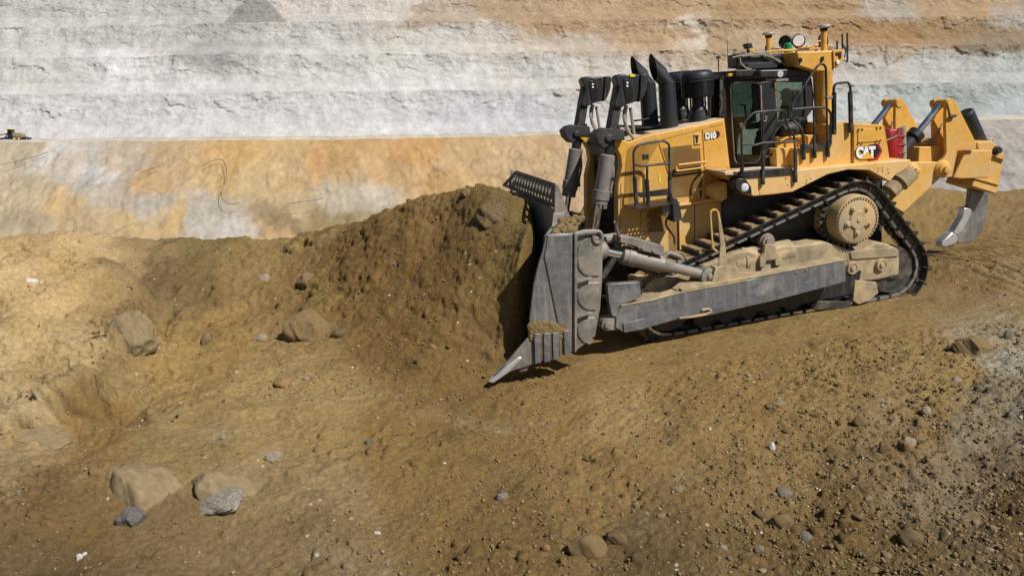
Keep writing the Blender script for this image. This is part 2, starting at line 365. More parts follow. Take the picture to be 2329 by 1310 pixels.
fore = [GP(1164, 1310, 7.5), GP(600, 1310, 7.7), GP(0, 1310, 7.6), GP(1750, 1310, 7.2), GP(2329, 1310, 6.7), GP(2329, 1000, 9.0), GP(2329, 760, 12.5),
        GP(2000, 900, 10.2), GP(1600, 950, 10.1), GP(1164, 1000, 10.3), GP(800, 1000, 10.3), GP(500, 1000, 10.2), GP(300, 1060, 9.5), GP(100, 1100, 9.0), GP(900, 880, 11.9), GP(600, 900, 11.6),
        (0, 3, -0.6), (-6, 3, -0.9), (6, 3, -0.3), (14, 10, 1.0), (16, 20, 1.7), (-14, 8, 0.6),
        GP(2300, 452, 24.0), GP(2060, 425, 26.0), GP(1300, 466, 26.5), GP(2200, 600, 15.8)]
left = [GP(640, 545, 18.4), GP(450, 541, 18.4), GP(270, 534, 18.2), GP(150, 527, 17.6), GP(0, 542, 17.2), GP(0, 700, 14.0), GP(150, 650, 15.0), GP(250, 620, 16.0), GP(300, 700, 14.6), GP(100, 800, 12.6), GP(0, 900, 11.4), GP(200, 900, 11.5),
        GP(420, 700, 15.2), GP(500, 640, 16.2), GP(560, 760, 13.9), GP(420, 830, 12.6), GP(640, 640, 16.2), GP(-300, 560, 16.5), GP(-300, 800, 12.5), GP(700, 780, 13.3)]
pile_off = [(-1.0, 15.0, 0.25), (-3, 15.0, 0.4), (-1.5, 13.2, 0.15), (-0.5, 17.5, 0.1), (0.5, 13.5, 0.05)]
pile = [GP(1180, 452, 14.3), GP(1120, 436, 14.8), GP(1060, 440, 15.1), GP(950, 470, 15.7), GP(850, 500, 16.4), GP(740, 525, 17.4), GP(760, 600, 15.9), GP(760, 770, 13.5), GP(820, 830, 12.6),
        GP(1225, 520, 13.0), GP(1215, 600, 12.68), GP(1195, 700, 12.5), GP(1180, 800, 12.38), GP(1100, 600, 13.4), GP(1000, 560, 14.7), GP(1000, 700, 13.2), GP(1080, 780, 12.6), GP(900, 650, 14.2), GP(900, 780, 12.9), GP(1000, 850, 12.1), GP(1090, 862, 12.15),
        (-0.9, 18.2, 1.2), (-3, 19.5, 1.0)] + [tuple(loc2w(*q)) for q in ((-6.1, 2.2, 2.2), (-6.0, 1.2, 2.66), (-6.0, 0.2, 2.6), (-6.15, -0.6, 2.45), (-5.5, 1.2, 2.6), (-5.5, 0.2, 2.5), (-5.6, -0.8, 2.3))]
T_BASE = tps_fit(G + fore + left + pile_off)
T_PILE = tps_fit(fore + left + pile)
def to_loc(X, Y, Z):
    d = np.stack([X - ORG[0], Y - ORG[1], Z - ORG[2]], -1); return d @ AX, d @ AY, d @ AZ
def blade_front(y, z):                     # x of the blade's concave face in machine coordinates
    wing = np.clip((np.abs(y) - 1.42) / 1.03, 0, 1) * 0.52
    return np.interp(z, [0.1, 0.35, 0.9, 1.5, 2.1, 2.5, 3.1], [-6.78, -6.40, -6.08, -5.93, -5.86, -5.80, -5.72]) - wing
CREST_X = [-40, -12, -9.5, -5.3, -2.2, 0.6, 2.5, 9, 14, 18, 60]
CREST_Y = [15, 16.9, 17.7, 18.5, 18.4, 19.0, 26.6, 27, 25.5, 24.5, 24]
def ground_z(X, Y, fine=True):
    b = tps_eval(T_BASE, X, Y); p = tps_eval(T_PILE, X, Y)
    lx, ly, lz = to_loc(X, Y, (b + p) * 0.5)
    bf = blade_front(ly, lz)
    gap = 0.36 * sstep(-0.6, -1.7, ly)
    msk = (1 - sstep(-0.14, 0.12, lx - bf + gap)) * (1 - sstep(2.6, 3.6, np.where(lx > -6.0, np.abs(ly), 0)))
    z = b + msk * np.maximum(p - b, 0) + (1 - sstep(-3, 3, lx + 8)) * (1 - sstep(-9, -6, lx) * 1.0) * 0
    # crest: beyond it the bank falls away to the pit
    yc = np.interp(X, CREST_X, CREST_Y) + 0.5 * fbm(X * 0.6, X * 0 + 3.1, 3, 5)
    over = np.maximum(Y - yc, 0); z = np.where(Y > yc, z - 0.15 * np.minimum(over, 1) - 0.75 * np.maximum(over - 0.3, 0), z)
    z = np.where(over > 6, np.maximum(z, -30), z)
    # the cut edge of the left bank: a ragged scarp half a metre high
    xb = np.interp(Y, [9.6, 10.2, 10.9, 12.5, 13.5, 14.8, 16.6, 18.3, 20], [-9, -6.4, -6.0, -6.15, -6.15, -7.1, -8.3, -8.6, -9]) + 0.45 * fbm(Y * 0.9, X * 0.5, 4, 15)
    z = z + 0.45 * sstep(0.16, -0.22, X - xb) * sstep(9.6, 10.6, Y) * sstep(-16, -11, X) * sstep(17.0, 14.0, Y) - 0.15 * np.exp(-((X - xb - 0.35) / 0.35) ** 2) * sstep(9.8, 11, Y) * sstep(19, 17.5, Y)
    # lumps of the cut bank on the left and of the ground
    lm = sstep(0.5, -3.0, X) * sstep(8, 11, Y) * (1 - 0.75 * sstep(15.5, 17.5, Y)) * (0.35 + 0.65 * sstep(-3.5, -6.5, X))
    z = z + lm * 0.34 * fbm(X * 0.75, Y * 0.75, 4, 21, 0.55, True) * 0.8
    smooth = sstep(0.9, 0.1, np.abs(ly + 2.9)) * sstep(-7.5, -6.5, lx)            # strip the blade has just planed
    rough = 1 - 0.7 * smooth
    rightm = sstep(2, 7, X - 0.25 * (Y - 8)) * sstep(15, 9, Y)
    under = sstep(2.1, 1.7, np.abs(ly)) * sstep(-6, -5.5, lx) * sstep(2.3, 1.9, lx)
    rough = rough * (1 - 0.85 * under)
    z = z + rough * (0.07 + 0.06 * rightm) * fbm(X * 1.3, Y * 1.3, 3, 31)
    if fine:
        z = z + rough * (0.022 + 0.03 * rightm + 0.02 * lm) * (1 - 0.6 * msk) * fbm(X * 5.2, Y * 5.2, 3, 41)
        z = z + rough * (0.017 + 0.012 * rightm) * fbm(X * 17, Y * 17, 3, 51, 0.6)
        cl = np.maximum(vn(X * 9.5, Y * 9.5, 61) - 0.66, 0) * sstep(0.45, 0.62, vn(X * 0.9, Y * 0.9, 62))
        z = z + cl * (0.14 + 0.14 * rightm) * rough
        # scrape marks along the direction of travel and the prints of the tracks to the right
        z = z + 0.016 * smooth * fbm(lx * 0.25, ly * 11, 3, 71)
        tr = sstep(2.2, 3.2, lx) * sstep(3.0, 2.0, np.abs(ly + 1.3))
        z = z - tr * 0.09 * (np.abs(((lx + 0.15 * ly) / 0.27) % 1 - 0.5) < 0.14) * (0.3 + vn(X * 3, Y * 3, 8))
    return z
def hit(px, py, y0=5.0, y1=32.0):           # where the line of sight meets the ground
    Y = np.linspace(y0, y1, 900); d = ray(px, py); t = Y / d[1]
    X = d[0] * t; Z = EZ + d[2] * t; g = ground_z(X, Y, False)
    k = np.argmax(Z < g); return float(X[k]), float(Y[k]), float(g[k])
DIRT = [(60,560,(186,150,100)),(180,600,(190,152,98)),(60,700,(190,155,102)),(100,860,(168,138,88)),(250,860,(158,128,80)),(340,560,(150,120,74)),(350,620,(122,98,60)),(340,690,(140,112,68)),(280,640,(165,132,82)),(450,560,(128,106,60)),(430,620,(126,100,58)),(560,600,(146,116,66)),
 (620,580,(150,118,68)),(690,650,(140,108,58)),(800,600,(128,94,48)),(1000,600,(125,92,46)),(900,750,(128,95,48)),(1100,650,(136,105,54)),(1130,480,(122,97,50)),(1000,500,(135,102,55)),(1000,820,(126,95,50)),(500,780,(158,122,68)),(400,820,(163,128,72)),(250,950,(145,110,60)),(60,1000,(168,138,92)),(600,900,(163,132,80)),
 (750,950,(158,127,76)),(700,1100,(154,126,82)),(400,1000,(150,122,74)),(150,1150,(126,97,55)),(100,1280,(112,88,54)),(400,1250,(130,104,66)),(700,1250,(134,108,70)),(900,1000,(142,110,59)),(1000,1150,(138,107,58)),(1100,1250,(126,97,52)),(1300,900,(148,113,61)),(1500,850,(156,121,66)),(1400,960,(166,131,80)),(1400,1100,(146,113,64)),
 (1500,1250,(116,91,54)),(1700,900,(154,120,66)),(1700,1050,(148,116,68)),(1800,800,(150,119,66)),(1900,1200,(120,93,52)),(2000,750,(148,117,66)),(2100,1000,(143,112,68)),(2150,850,(158,125,72)),(2200,600,(138,107,62)),(2150,480,(155,122,70)),(2300,480,(148,117,70)),(2300,700,(148,121,80)),(2310,830,(158,148,130)),(2320,960,(132,118,100)),(2210,1000,(142,124,98)),(2150,1110,(138,117,88)),(2290,760,(158,140,112)),(20,620,(202,166,116)),(120,680,(198,162,112)),(200,560,(200,163,112)),(20,780,(190,158,110)),(150,800,(180,150,102)),(60,930,(188,160,114)),(310,600,(160,130,86)),(2270,900,(138,120,94)),
 (2250,1050,(128,106,80)),(2310,1150,(100,75,44)),(2200,1250,(116,95,66)),(2050,1270,(118,94,56)),(1750,790,(150,118,66)),(1250,470,(130,104,60)),(-300,700,(180,148,98)),(2600,800,(140,118,88)),(1164,1600,(120,95,55))]
def dirt_tint(X, Y, Z):
    px, py = to_px(X, Y, Z)
    px = px + 60 * fbm(X * 1.1, Y * 1.1, 4, 91); py = py + 40 * fbm(X * 1.1, Y * 1.1, 4, 92)
    c = idw(px, py, DIRT, 1.0, 5.0, 0.79)
    wet = sstep(0.15, 0.7, fbm(X * 1.6, Y * 1.6, 5, 95, 0.62))[:, None]
    gry = sstep(0.25, 0.75, fbm(X * 0.9 + 3, Y * 1.3, 5, 97, 0.6))[:, None]
    c = c * (1 - 0.26 * wet); c = c * (1 - 0.34 * gry) + np.array([0.36, 0.28, 0.18]) * 0.34 * gry
    return np.clip(c * np.array([0.92, 0.925, 0.87]), 0, 1)
nu, nv = 760, 620
u = np.linspace(-0.86, 0.86, nu); v = np.concatenate([np.geomspace(1.2, 6.4, 30)[:-1], np.geomspace(6.4, 20, nv - 30 - 70 + 1), np.linspace(20, 29, 51)[1:], np.geomspace(29.5, 75, 20)])
nv = len(v)
UU, VV = np.meshgrid(u, v); X = (UU * (VV + 2.0 * np.exp(-VV / 5))).ravel(); Y = VV.ravel()
Zg = ground_z(X, Y)
# crumbly relief pushed out along the surface normal, so that steep banks break up too
gX, gY, gZ = (a.reshape(nv, nu) for a in (X, Y, Zg))
du = np.stack([np.gradient(a, axis=1) for a in (gX, gY, gZ)], -1); dv = np.stack([np.gradient(a, axis=0) for a in (gX, gY, gZ)], -1)
nr = np.cross(du, dv).reshape(-1, 3); nr /= np.linalg.norm(nr, axis=1, keepdims=True) + 1e-9; nr *= np.sign(nr[:, 2:3])
steep = sstep(0.93, 0.75, nr[:, 2]); lx, ly, lz = to_loc(X, Y, Zg); plane = sstep(3.6, 2.6, np.abs(ly)) * sstep(-6.6, -6.0, lx) * sstep(14, 3, lx)
def n3d(k, o, sd): return fbm(X * k + Zg * k * 0.83 + sd, Y * k + Zg * k * 0.61, o, sd, 0.6)
amt = (0.35 + 0.65 * np.clip(steep + 0.5 * sstep(2, 6, X), 0, 1)) * (1 - 0.75 * plane)
amt = amt * np.where(Y > 22, np.clip(1 - (Y - 22) / 6, 0, 1), 1)
kv, ke = cells(X * 6.0 + Zg * 5, Y * 6.0 + Zg * 3.7, 331); kv2, ke2 = cells(X * 14 + Zg * 11, Y * 14 + Zg * 9, 337)
clm = sstep(-0.15, 0.25, fbm(X * 0.8, Y * 0.8, 3, 341)) * (1 - 0.8 * plane)
kb, keb = cells(X * 1.9 + Zg * 1.4 + 0.3 * n3d(3.0, 3, 351), Y * 1.9 + Zg * 1.1, 347); kc, kec = cells(X * 4.3 + Zg * 3, Y * 4.3 + Zg * 2.6, 353)
bk = sstep(-0.05, 0.2, fbm(X * 0.55, Y * 0.55, 3, 359)) * sstep(-1.5, -4.0, X) * sstep(7.5, 9.5, Y) * sstep(19, 17, Y)
d3 = bk * (0.17 * (kb - 0.5) * sstep(0, 0.16, keb) + 0.07 * (kc - 0.5) * sstep(0, 0.2, kec)) + amt * clm * (0.055 * (kv - 0.45) * sstep(0, 0.22, ke) + 0.026 * (kv2 - 0.45) * sstep(0, 0.25, ke2)) + amt * (0.045 * n3d(2.0, 4, 301) * steep + 0.030 * n3d(6.0, 3, 311) + 0.018 * n3d(15, 2, 316) + 0.05 * np.maximum(n3d(12.0, 2, 321) - 0.1, 0))
X, Y, Zg = X + nr[:, 0] * d3, Y + nr[:, 1] * d3, Zg + nr[:, 2] * d3
ground = grid_mesh('ground', np.stack([X, Y, Zg], 1), nu, nv, 'dirt', dirt_tint(X, Y, Zg)); ground['kind'] = 'structure'

# ---------------------------------------------------------------- the pit wall: benches cut in pale rock
def row(pts, Y):
    q = [W(px, py, Y) for px, py in pts]; return [a[0] for a in q], [a[2] for a in q]
ROAD = [(-900, 330), (0, 322), (580, 317), (900, 313), (1290, 304), (1600, 296), (1900, 284), (2329, 268), (3200, 250)]
C1 = [(-900, 218), (0, 214), (800, 208), (1300, 202), (1900, 192), (2329, 189), (3200, 184)]
C2 = [(-900, 136), (0, 132), (600, 124), (1164, 120), (1500, 117), (1930, 105), (2329, 103), (3200, 100)]
C3 = [(-900, 66), (0, 63), (600, 51), (1164, 47), (1900, 43), (2329, 32), (3200, 28)]
C4 = [(-900, -20), (0, -22), (1164, -30), (2329, -40), (3200, -45)]
SL = 0.46
xr, zr = row(ROAD, 232)
def lower_hit(px, py):
    d = ray(px, py); t = 200.0
    for _ in range(30):
        X0 = d[0] * t; z0 = np.interp(X0, xr, zr) - (232 - d[1] * t) * SL; t -= (EZ + d[2] * t - z0) / (d[2] - d[1] * SL)
    return EYE + d * t
nu = 1420; Xw = np.concatenate([np.linspace(-420, -222, 90), np.linspace(-220, 240, 1210), np.linspace(242, 520, 120)])
zR = np.interp(Xw, xr, zr); zR = zR + 0.35 * fbm(Xw * 0.09, Xw * 0 + 2, 4, 61); rows = [(150, zR - 82 * SL - 8), (232, zR), (239.5, zR + 0.4)]
for c, Yt, Yc in ((C1, 239.5, 250), (C2, 256, 265), (C3, 271, 280), (C4, 286, 297)):
    xa, za = row(c, Yc); zc = np.interp(Xw, xa, za)
    zc = zc + 0.5 * fbm(Xw * 0.05, Xw * 0 + Yc, 4, int(Yc)); rows.append((Yc, zc)); rows.append((Yc + 6, zc + 0.2))
rows.append((rows[-1][0] + 14, rows[-1][1] + 22))
VX = []; VY = []; VZ = []; FR = []; FF = []
for i in range(len(rows) - 1):
    (y0, z0), (y1, z1) = rows[i], rows[i + 1]; flat = abs(float(np.mean(z1 - z0))) < 2
    k = 5 if flat else (230 if i == 0 else 90)
    for j in range(k + (1 if i == len(rows) - 2 else 0)):
        f = j / k; face = 0.0 if flat else 1.0
        fz = f if flat or i == 0 else np.interp(f, [0, 0.45, 0.8, 1], [0, 0.27, 0.68, 1])      # talus foot, steeper face above
        VX.append(Xw); VY.append(np.full(nu, y0 + (y1 - y0) * f)); VZ.append(z0 + (z1 - z0) * fz)
        FR.append(np.full(nu, (1 - f) * 0.8 if flat and i > 1 else (0.0 if flat else (1.0 - float(sstep(0.9, 1.0, f)) if i == 0 else float(sstep(0, 0.12, f)) * 0.8 + 0.2 * (f > 0.5) * 0))))
        FF.append(np.full(nu, 1.0 if flat else f))
X = np.concatenate(VX); Y = np.concatenate(VY); Z = np.concatenate(VZ); FR = np.concatenate(FR); FF = np.concatenate(FF); nvw = len(VX)
low_m = (Y < 231.5)
tx = X * 0.9 + 0.15 * Y
n1 = fbm(tx * 0.06, Z * 0.13, 5, 201, 0.55); n2 = fbm(tx * 0.30, Z * 0.30, 5, 202, 0.6, True); gul = fbm(tx * 0.22, Z * 0.035 + 4, 4, 203)
tal = sstep(0.05, 0.5, fbm(tx * 0.035, Z * 0.06, 3, 205))
upf = np.where(low_m, 0.40, 0.18 + (0.50 + 0.35 * sstep(1000, 1700, to_px(X, Y, Z)[0])) * sstep(0.40, 0.80, FF + 0.25 * n1))
n3 = fbm(tx * 0.75, Z * 0.85, 4, 207, 0.6)
wx, wz = tx + 2.2 * n1 + 0.8 * n2, Z + 1.2 * n2
cv1, ce1 = cells(wx * 0.16, wz * 0.22, 231); cv2, ce2 = cells(wx * 0.5 + 3, wz * 0.65, 241)
blk = (cv1 - 0.5) * 1.3 * sstep(0.0, 0.06, ce1) + (cv2 - 0.5) * 0.6 * sstep(0.0, 0.08, ce2)
dy = FR * (1.0 * n1 + (0.25 * n2 + 0.22 * n3 + 0.55 * blk) * upf + 0.3 * gul)
Y2 = Y - dy * 1.35; Z2 = Z + dy * np.where(low_m, 0.9, 0.22)
Z2 = np.where((Y > 231) & (Y < 240), Z2 + 0.12 * n2, Z2)
WALL = [(100,20,(196,192,188)),(300,30,(190,186,182)),(470,25,(186,182,178)),(545,40,(184,180,176)),(590,20,(190,184,180)),(640,44,(196,190,184)),(700,20,(202,192,184)),(900,15,(206,196,186)),(980,35,(190,165,138)),(1050,30,(190,168,142)),(1150,20,(188,154,112)),(1300,20,(194,160,114)),(1500,30,(190,150,102)),(1700,30,(188,145,92)),(1900,20,(188,148,98)),
 (2000,30,(180,165,145)),(2200,15,(192,152,104)),(2300,45,(178,165,148)),(100,90,(198,194,190)),(400,95,(195,190,186)),(700,80,(200,196,192)),(500,110,(180,176,172)),(1000,80,(206,201,191)),(1100,80,(208,195,180)),(1280,60,(193,150,102)),(1300,105,(200,180,158)),(1500,80,(194,154,106)),(1620,90,(186,148,98)),(1578,66,(216,202,182)),(1590,86,(214,200,180)),(1560,75,(190,152,104)),(1605,70,(188,150,100)),(1960,60,(184,136,78)),(2050,75,(180,130,72)),(2150,75,(172,134,86)),(2300,80,(166,138,100)),(2280,95,(150,128,100)),
 (100,170,(203,199,195)),(280,160,(226,226,226)),(330,165,(208,205,203)),(230,165,(204,200,198)),(700,160,(206,203,200)),(1000,160,(212,210,207)),(1250,160,(205,200,195)),(1400,165,(205,195,180)),(1900,150,(198,190,182)),(1990,150,(194,186,176)),(2100,150,(188,188,184)),(2300,150,(180,184,182)),(2040,125,(190,165,135)),
 (100,260,(208,206,210)),(400,260,(205,203,205)),(800,260,(210,208,208)),(1100,260,(202,202,208)),(1250,280,(196,196,201)),(1960,230,(186,192,190)),(2080,225,(170,182,178)),(2200,220,(160,170,168)),(2300,240,(170,182,182)),
 (300,318,(206,197,184)),(800,314,(205,192,170)),(1100,307,(200,196,192)),(50,345,(188,172,142)),(150,380,(190,177,160)),(100,352,(205,200,192)),(200,395,(198,195,192)),(300,370,(188,170,147)),(400,345,(198,165,122)),(50,440,(194,174,140)),(150,470,(203,170,118)),(250,440,(184,170,152)),(350,420,(196,160,113)),(350,470,(182,171,156)),(500,400,(203,170,118)),(480,490,(188,177,162)),(550,380,(207,165,98)),(530,350,(206,164,104)),(590,400,(206,176,126)),
 (400,500,(205,170,113)),(300,510,(200,168,116)),(650,400,(202,168,120)),(750,360,(202,157,100)),(900,400,(198,160,112)),(950,340,(207,158,96)),(1050,380,(202,165,117)),(1000,430,(205,162,104)),(1200,350,(203,170,127)),(1250,420,(198,165,122)),(850,460,(200,189,170)),(760,470,(196,182,155)),(680,485,(190,165,125)),(650,505,(150,128,90)),(720,500,(160,136,94)),(850,492,(172,148,108)),(780,510,(170,144,98)),(700,540,(198,162,110)),(620,535,(196,160,112)),(480,515,(188,179,165)),(530,525,(190,182,170)),(60,520,(184,164,132)),(180,520,(190,165,124)),
 (2100,300,(180,172,160)),(2250,330,(175,168,160)),(2300,420,(170,165,158)),(1900,300,(185,180,170)),(2000,360,(176,170,160))]
px, py = to_px(X, Y, Z)
qx = px + 44 * fbm(tx * 0.14, Z * 0.16, 4, 211) ; qy = py + 15 * fbm(tx * 0.14, Z * 0.2, 4, 212)
kroad = [i for i, c_ in enumerate(WALL) if c_[:2] == (300, 318)][0]
qx = qx + 14 * fbm(tx * 0.6, Z * 0.7, 3, 213) + 22 * (cv1 - 0.5); qy = qy + 6 * fbm(tx * 0.6, Z * 0.8, 3, 214)
tint = np.where(low_m[:, None], idw(qx, qy, WALL[kroad + 3:], 1.4, 5.0, 0.80), idw(qx, qy, WALL[:kroad], 2.6, 6.0, 0.62))
onroad = (Y > 231.5) & (Y < 239.6); tint = np.where(onroad[:, None], np.array(lin((206, 196, 180))) * (1 + 0.1 * n2[:, None]), tint)
cone = sstep(0.0, 0.12, (1 - np.abs(px - 583 + 5 * n2) / (14 + 62 * np.clip((py + 12) / 64, 0, 1)))) * (Y > 280) * (py < 56)
tint = tint * (1 - 0.85 * cone[:, None]) + np.array(lin((146, 142, 137))) * 0.85 * cone[:, None]
streak = np.where(low_m, 1.9 * fbm(tx * 0.9 + 0.35 * Z, Z * 0.07, 5, 227, 0.65), fbm(tx * 0.55 + 0.2 * Z, Z * 0.10, 4, 221)); bed = fbm(tx * 0.07, Z * 0.75 + tx * 0.02, 4, 222); pat = fbm(tx * 0.25, Z * 0.3, 5, 223, 0.65)
pf = fbm(tx * 1.1, Z * 1.3, 3, 226, 0.7)
tint = tint * (1 + 0.09 * streak + 0.07 * bed + 0.12 * pat + 0.13 * pf)[:, None]
crk = (sstep(0.05, 0.0, ce1) * 0.18 + sstep(0.05, 0.0, ce2) * 0.14) * np.where(low_m, 0.25, sstep(0.35, 0.7, FF)) * sstep(0.35, 0.6, vn(tx * 0.12, Z * 0.2, 250)); tint = tint * (1 - crk)[:, None]
tint = tint * (1 + 0.10 * (cv2 - 0.5))[:, None]
dark = sstep(0.12, 0.45, fbm(tx * 0.22, Z * 0.55, 5, 224, 0.7)) * np.where(low_m, 1, sstep(0.55, 0.9, FF)) * np.where(low_m, 0.35, 1.0) * (0.15 + 0.85 * sstep(700, 1900, px)); tint = tint * (1 - 0.24 * dark)[:, None]
och = (sstep(0.25, 0.6, fbm(tx * 0.11, Z * 0.25, 4, 225)) * np.where(low_m, 0.14, 0.16 * sstep(1000, 1500, px) * sstep(130, 60, py)))[:, None]
tint = tint * (1 - och) + np.array([0.52, 0.27, 0.085]) * och
wall = grid_mesh('pit_wall', np.stack([X, Y2, Z2], 1), nu, nvw, 'pit_rock', np.clip(tint * np.array([0.77, 0.755, 0.735]), 0, 1)); wall['kind'] = 'structure'
# ---------------------------------------------------------------- the bulldozer (machine coordinates: x to the rear, y away from us, z up)
doz = bpy.data.objects.new('bulldozer', None); COL.objects.link(doz)
doz.matrix_world = Matrix([[AX[i], AY[i], AZ[i], ORG[i]] for i in range(3)] + [[0, 0, 0, 1]])
tag(doz, 'large yellow tracked bulldozer pushing soil with its steel blade, ripper at the rear', 'bulldozer')
def P(name, mb, mats, bevel=0.0, parent=None, **k): return mb.build(name, mats, parent or doz, bevel, **k)
def prism(n, pts, y0, y1=None, mb=None):
    mb = mb or MB(); mb.prism(T(n, pts, y0), y0, y0 + 0.1 if y1 is None else y1); return mb
def both(mb, fn):
    fn(mb, 1); fn(mb, -1); return mb

# ---- tracks
circ = [((0.0, 1.62), 0.71), ((0.95, 0.46), 0.665), ((-3.82, 0.60), 0.69)]
pts = np.array([(c[0] + r * math.cos(a), c[1] + r * math.sin(a)) for c, r in circ for a in np.linspace(0, 2 * math.pi, 240, endpoint=False)])
def hull(p):
    p = p[np.lexsort((p[:, 1], p[:, 0]))]; h = []
    for seq in (p, p[::-1]):
        s = []
        for q in seq:
            while len(s) > 1 and (s[-1][0] - s[-2][0]) * (q[1] - s[-2][1]) - (s[-1][1] - s[-2][1]) * (q[0] - s[-2][0]) <= 0: s.pop()
            s.append(q)
        h += s[:-1]
    return np.array(h)
H = hull(pts); Hc = np.vstack([H, H[:1]]); seg = np.hypot(*np.diff(Hc, axis=0).T); cum = np.concatenate([[0], np.cumsum(seg)])
NS = int(round(cum[-1] / 0.272)); PIT = cum[-1] / NS
def belt(s):
    s = s % cum[-1]; return float(np.interp(s, cum, Hc[:, 0])), float(np.interp(s, cum, Hc[:, 1]))
def shoe_mb():
    mb = MB().mat(0); a = PIT / 2 - 0.006
    prof = [(-a, 0), (a, 0), (a, 0.02), (-a + 0.055, 0.02), (-a + 0.04, 0.095), (-a + 0.012, 0.095), (-a, 0.02)]   # plate with one grouser bar
    mb.prism(prof, -0.31, 0.31)
    rnd = random.Random(3); mb.mat(1)
    for k in range(7):                      # soil packed behind the grouser
        yy = -0.24 + k * 0.08; h = 0.02 + 0.022 * rnd.random(); mb.add([(-a + 0.05, yy - 0.05, 0.02), (-a + 0.05, yy + 0.05, 0.02), (a - 0.03 - 0.06 * rnd.random(), yy + 0.05, 0.02), (a - 0.05, yy - 0.05, 0.02), (-a + 0.05, yy, 0.03 + h), (0.02, yy + 0.02, 0.03 + h * 0.7)],
                      [(0, 1, 4), (1, 2, 5, 4), (2, 3, 5), (3, 0, 4, 5), (0, 3, 2, 1)])
    return mb
shoe0 = None
for sgn in (-1, 1):
    yc = sgn * 1.28
    ch = MB()
    for k in range(NS):                     # link rails and pins under the shoes
        x0, z0 = belt(k * PIT); x1, z1 = belt((k + 1) * PIT); c = Vector(((x0 + x1) / 2, 0, (z0 + z1) / 2)); t_ = Vector((x1 - x0, 0, z1 - z0)).normalized(); n_ = Vector((t_.z, 0, -t_.x))
        for off in (-0.15, 0.15):
            for (d0, d1, w0, mi, l) in ((0.005, 0.155, 0.035, 0, 0.47), (0.12, 0.168, 0.045, 1, 0.36)):
                ch.mat(mi); vs = []
                for q in (-l, l):
                    for yy in (-w0, w0):
                        for d in (d0, d1): vs.append(c + t_ * (q * PIT) - n_ * d + Vector((0, yc + off + yy, 0)))
                ch.add(vs, [(0, 1, 3, 2), (4, 6, 7, 5), (0, 4, 5, 1), (2, 3, 7, 6), (0, 2, 6, 4), (1, 5, 7, 3)])
        ch.mat(0); p = c - n_ * 0.085 - t_ * PIT / 2; ch.cyl(p + Vector((0, yc - 0.21, 0)), p + Vector((0, yc + 0.21, 0)), 0.045, 10)
    chain = P('track_chain', ch, ['track_steel', 'polished'])
    for k in range(NS):
        x0, z0 = belt(k * PIT); x1, z1 = belt((k + 1) * PIT); t_ = Vector((-(x1 - x0), 0, -(z1 - z0))).normalized(); n_ = Vector((-t_.z, 0, t_.x))
        c = Vector(((x0 + x1) / 2, yc, (z0 + z1) / 2)); 
        if n_.dot(Vector((c.x + 1.3, 0, c.z - 0.8))) < 0: n_ = -n_
        yv = n_.cross(t_)
        if shoe0 is None: o = shoe0 = shoe_mb().build('track_shoe', ['track_steel', 'track_dirt'], chain)
        else: o = shoe0.copy(); COL.objects.link(o); o.parent = chain
        o.matrix_local = Matrix([[t_[i], yv[i], n_[i], c[i]] for i in range(3)] + [[0, 0, 0, 1]])
    # sprocket, idlers, rollers, frame
    sp = MB(); prof = []
    for k in range(27 * 4):
        a = 2 * math.pi * k / 108; r = (0.50, 0.52, 0.62, 0.60)[k % 4]; prof.append((r * math.cos(a), 1.62 + r * math.sin(a)))
    sp.prism(prof, yc - 0.045, yc + 0.045); spk = P('sprocket', sp, 'track_steel', 0.006)
    fy = sgn * 1.62
    hb = MB().mat(0).lathe((0, sgn * 0.95, 1.62), (0, sgn, 0), [(0, 0.50), (0.22, 0.50), (0.25, 0.475), (0.62, 0.462), (0.655, 0.45), (0.668, 0.43)], 40)
    hub = P('final_drive_hub', hb, 'hub_mud', parent=spk)
    for k in range(40):
        a = 2 * math.pi * k / 40
        if k == 0: bt = MB()
        bt.cyl((0.415 * math.cos(a), fy - sgn * 0.03, 1.62 + 0.415 * math.sin(a)), (0.415 * math.cos(a), fy + sgn * 0.022, 1.62 + 0.415 * math.sin(a)), 0.021, 6)
    P('bolt_ring', bt, 'frame_mud', parent=spk)
    cp = MB().lathe((0, fy - sgn * 0.01, 1.62), (0, sgn, 0), [(0, 0.185), (0.025, 0.185), (0.04, 0.165), (0.042, 0.05), (0.055, 0.045), (0.06, 0.02)], 28)
    for k in range(5):
        a = 2 * math.pi * (k / 5 + 0.13); ux, uz = math.cos(a), math.sin(a)
        cp.prism([(ux * 0.12 - uz * 0.06, 1.62 + uz * 0.12 + ux * 0.06), (ux * 0.12 + uz * 0.06, 1.62 + uz * 0.12 - ux * 0.06), (ux * 0.25 + uz * 0.045, 1.62 + uz * 0.25 - ux * 0.045), (ux * 0.25 - uz * 0.045, 1.62 + uz * 0.25 + ux * 0.045)], fy + sgn * 0.0, fy + sgn * 0.026)
        cp.lathe((ux * 0.25, fy, 1.62 + uz * 0.25), (0, sgn, 0), [(0, 0.05), (0.028, 0.05), (0.034, 0.035), (0.06, 0.028), (0.062, 0.01)], 14)
    P('hub_cap', cp, 'hub_mud', parent=spk)
    for (cx, cz, rr) in ((0.95, 0.46, 0.46), (-3.82, 0.60, 0.48)):
        idm = MB().mat(0).lathe((cx, yc - 0.2, cz), (0, 1, 0), [(0, 0.17), (0.05, 0.17), (0.051, rr - 0.10), (0.06, rr - 0.09), (0.061, rr), (0.15, rr), (0.16, rr - 0.035), (0.24, rr - 0.035), (0.25, rr), (0.34, rr), (0.345, rr - 0.09), (0.35, 0.17), (0.4, 0.17)], 40)
        P('idler', idm, 'track_steel')
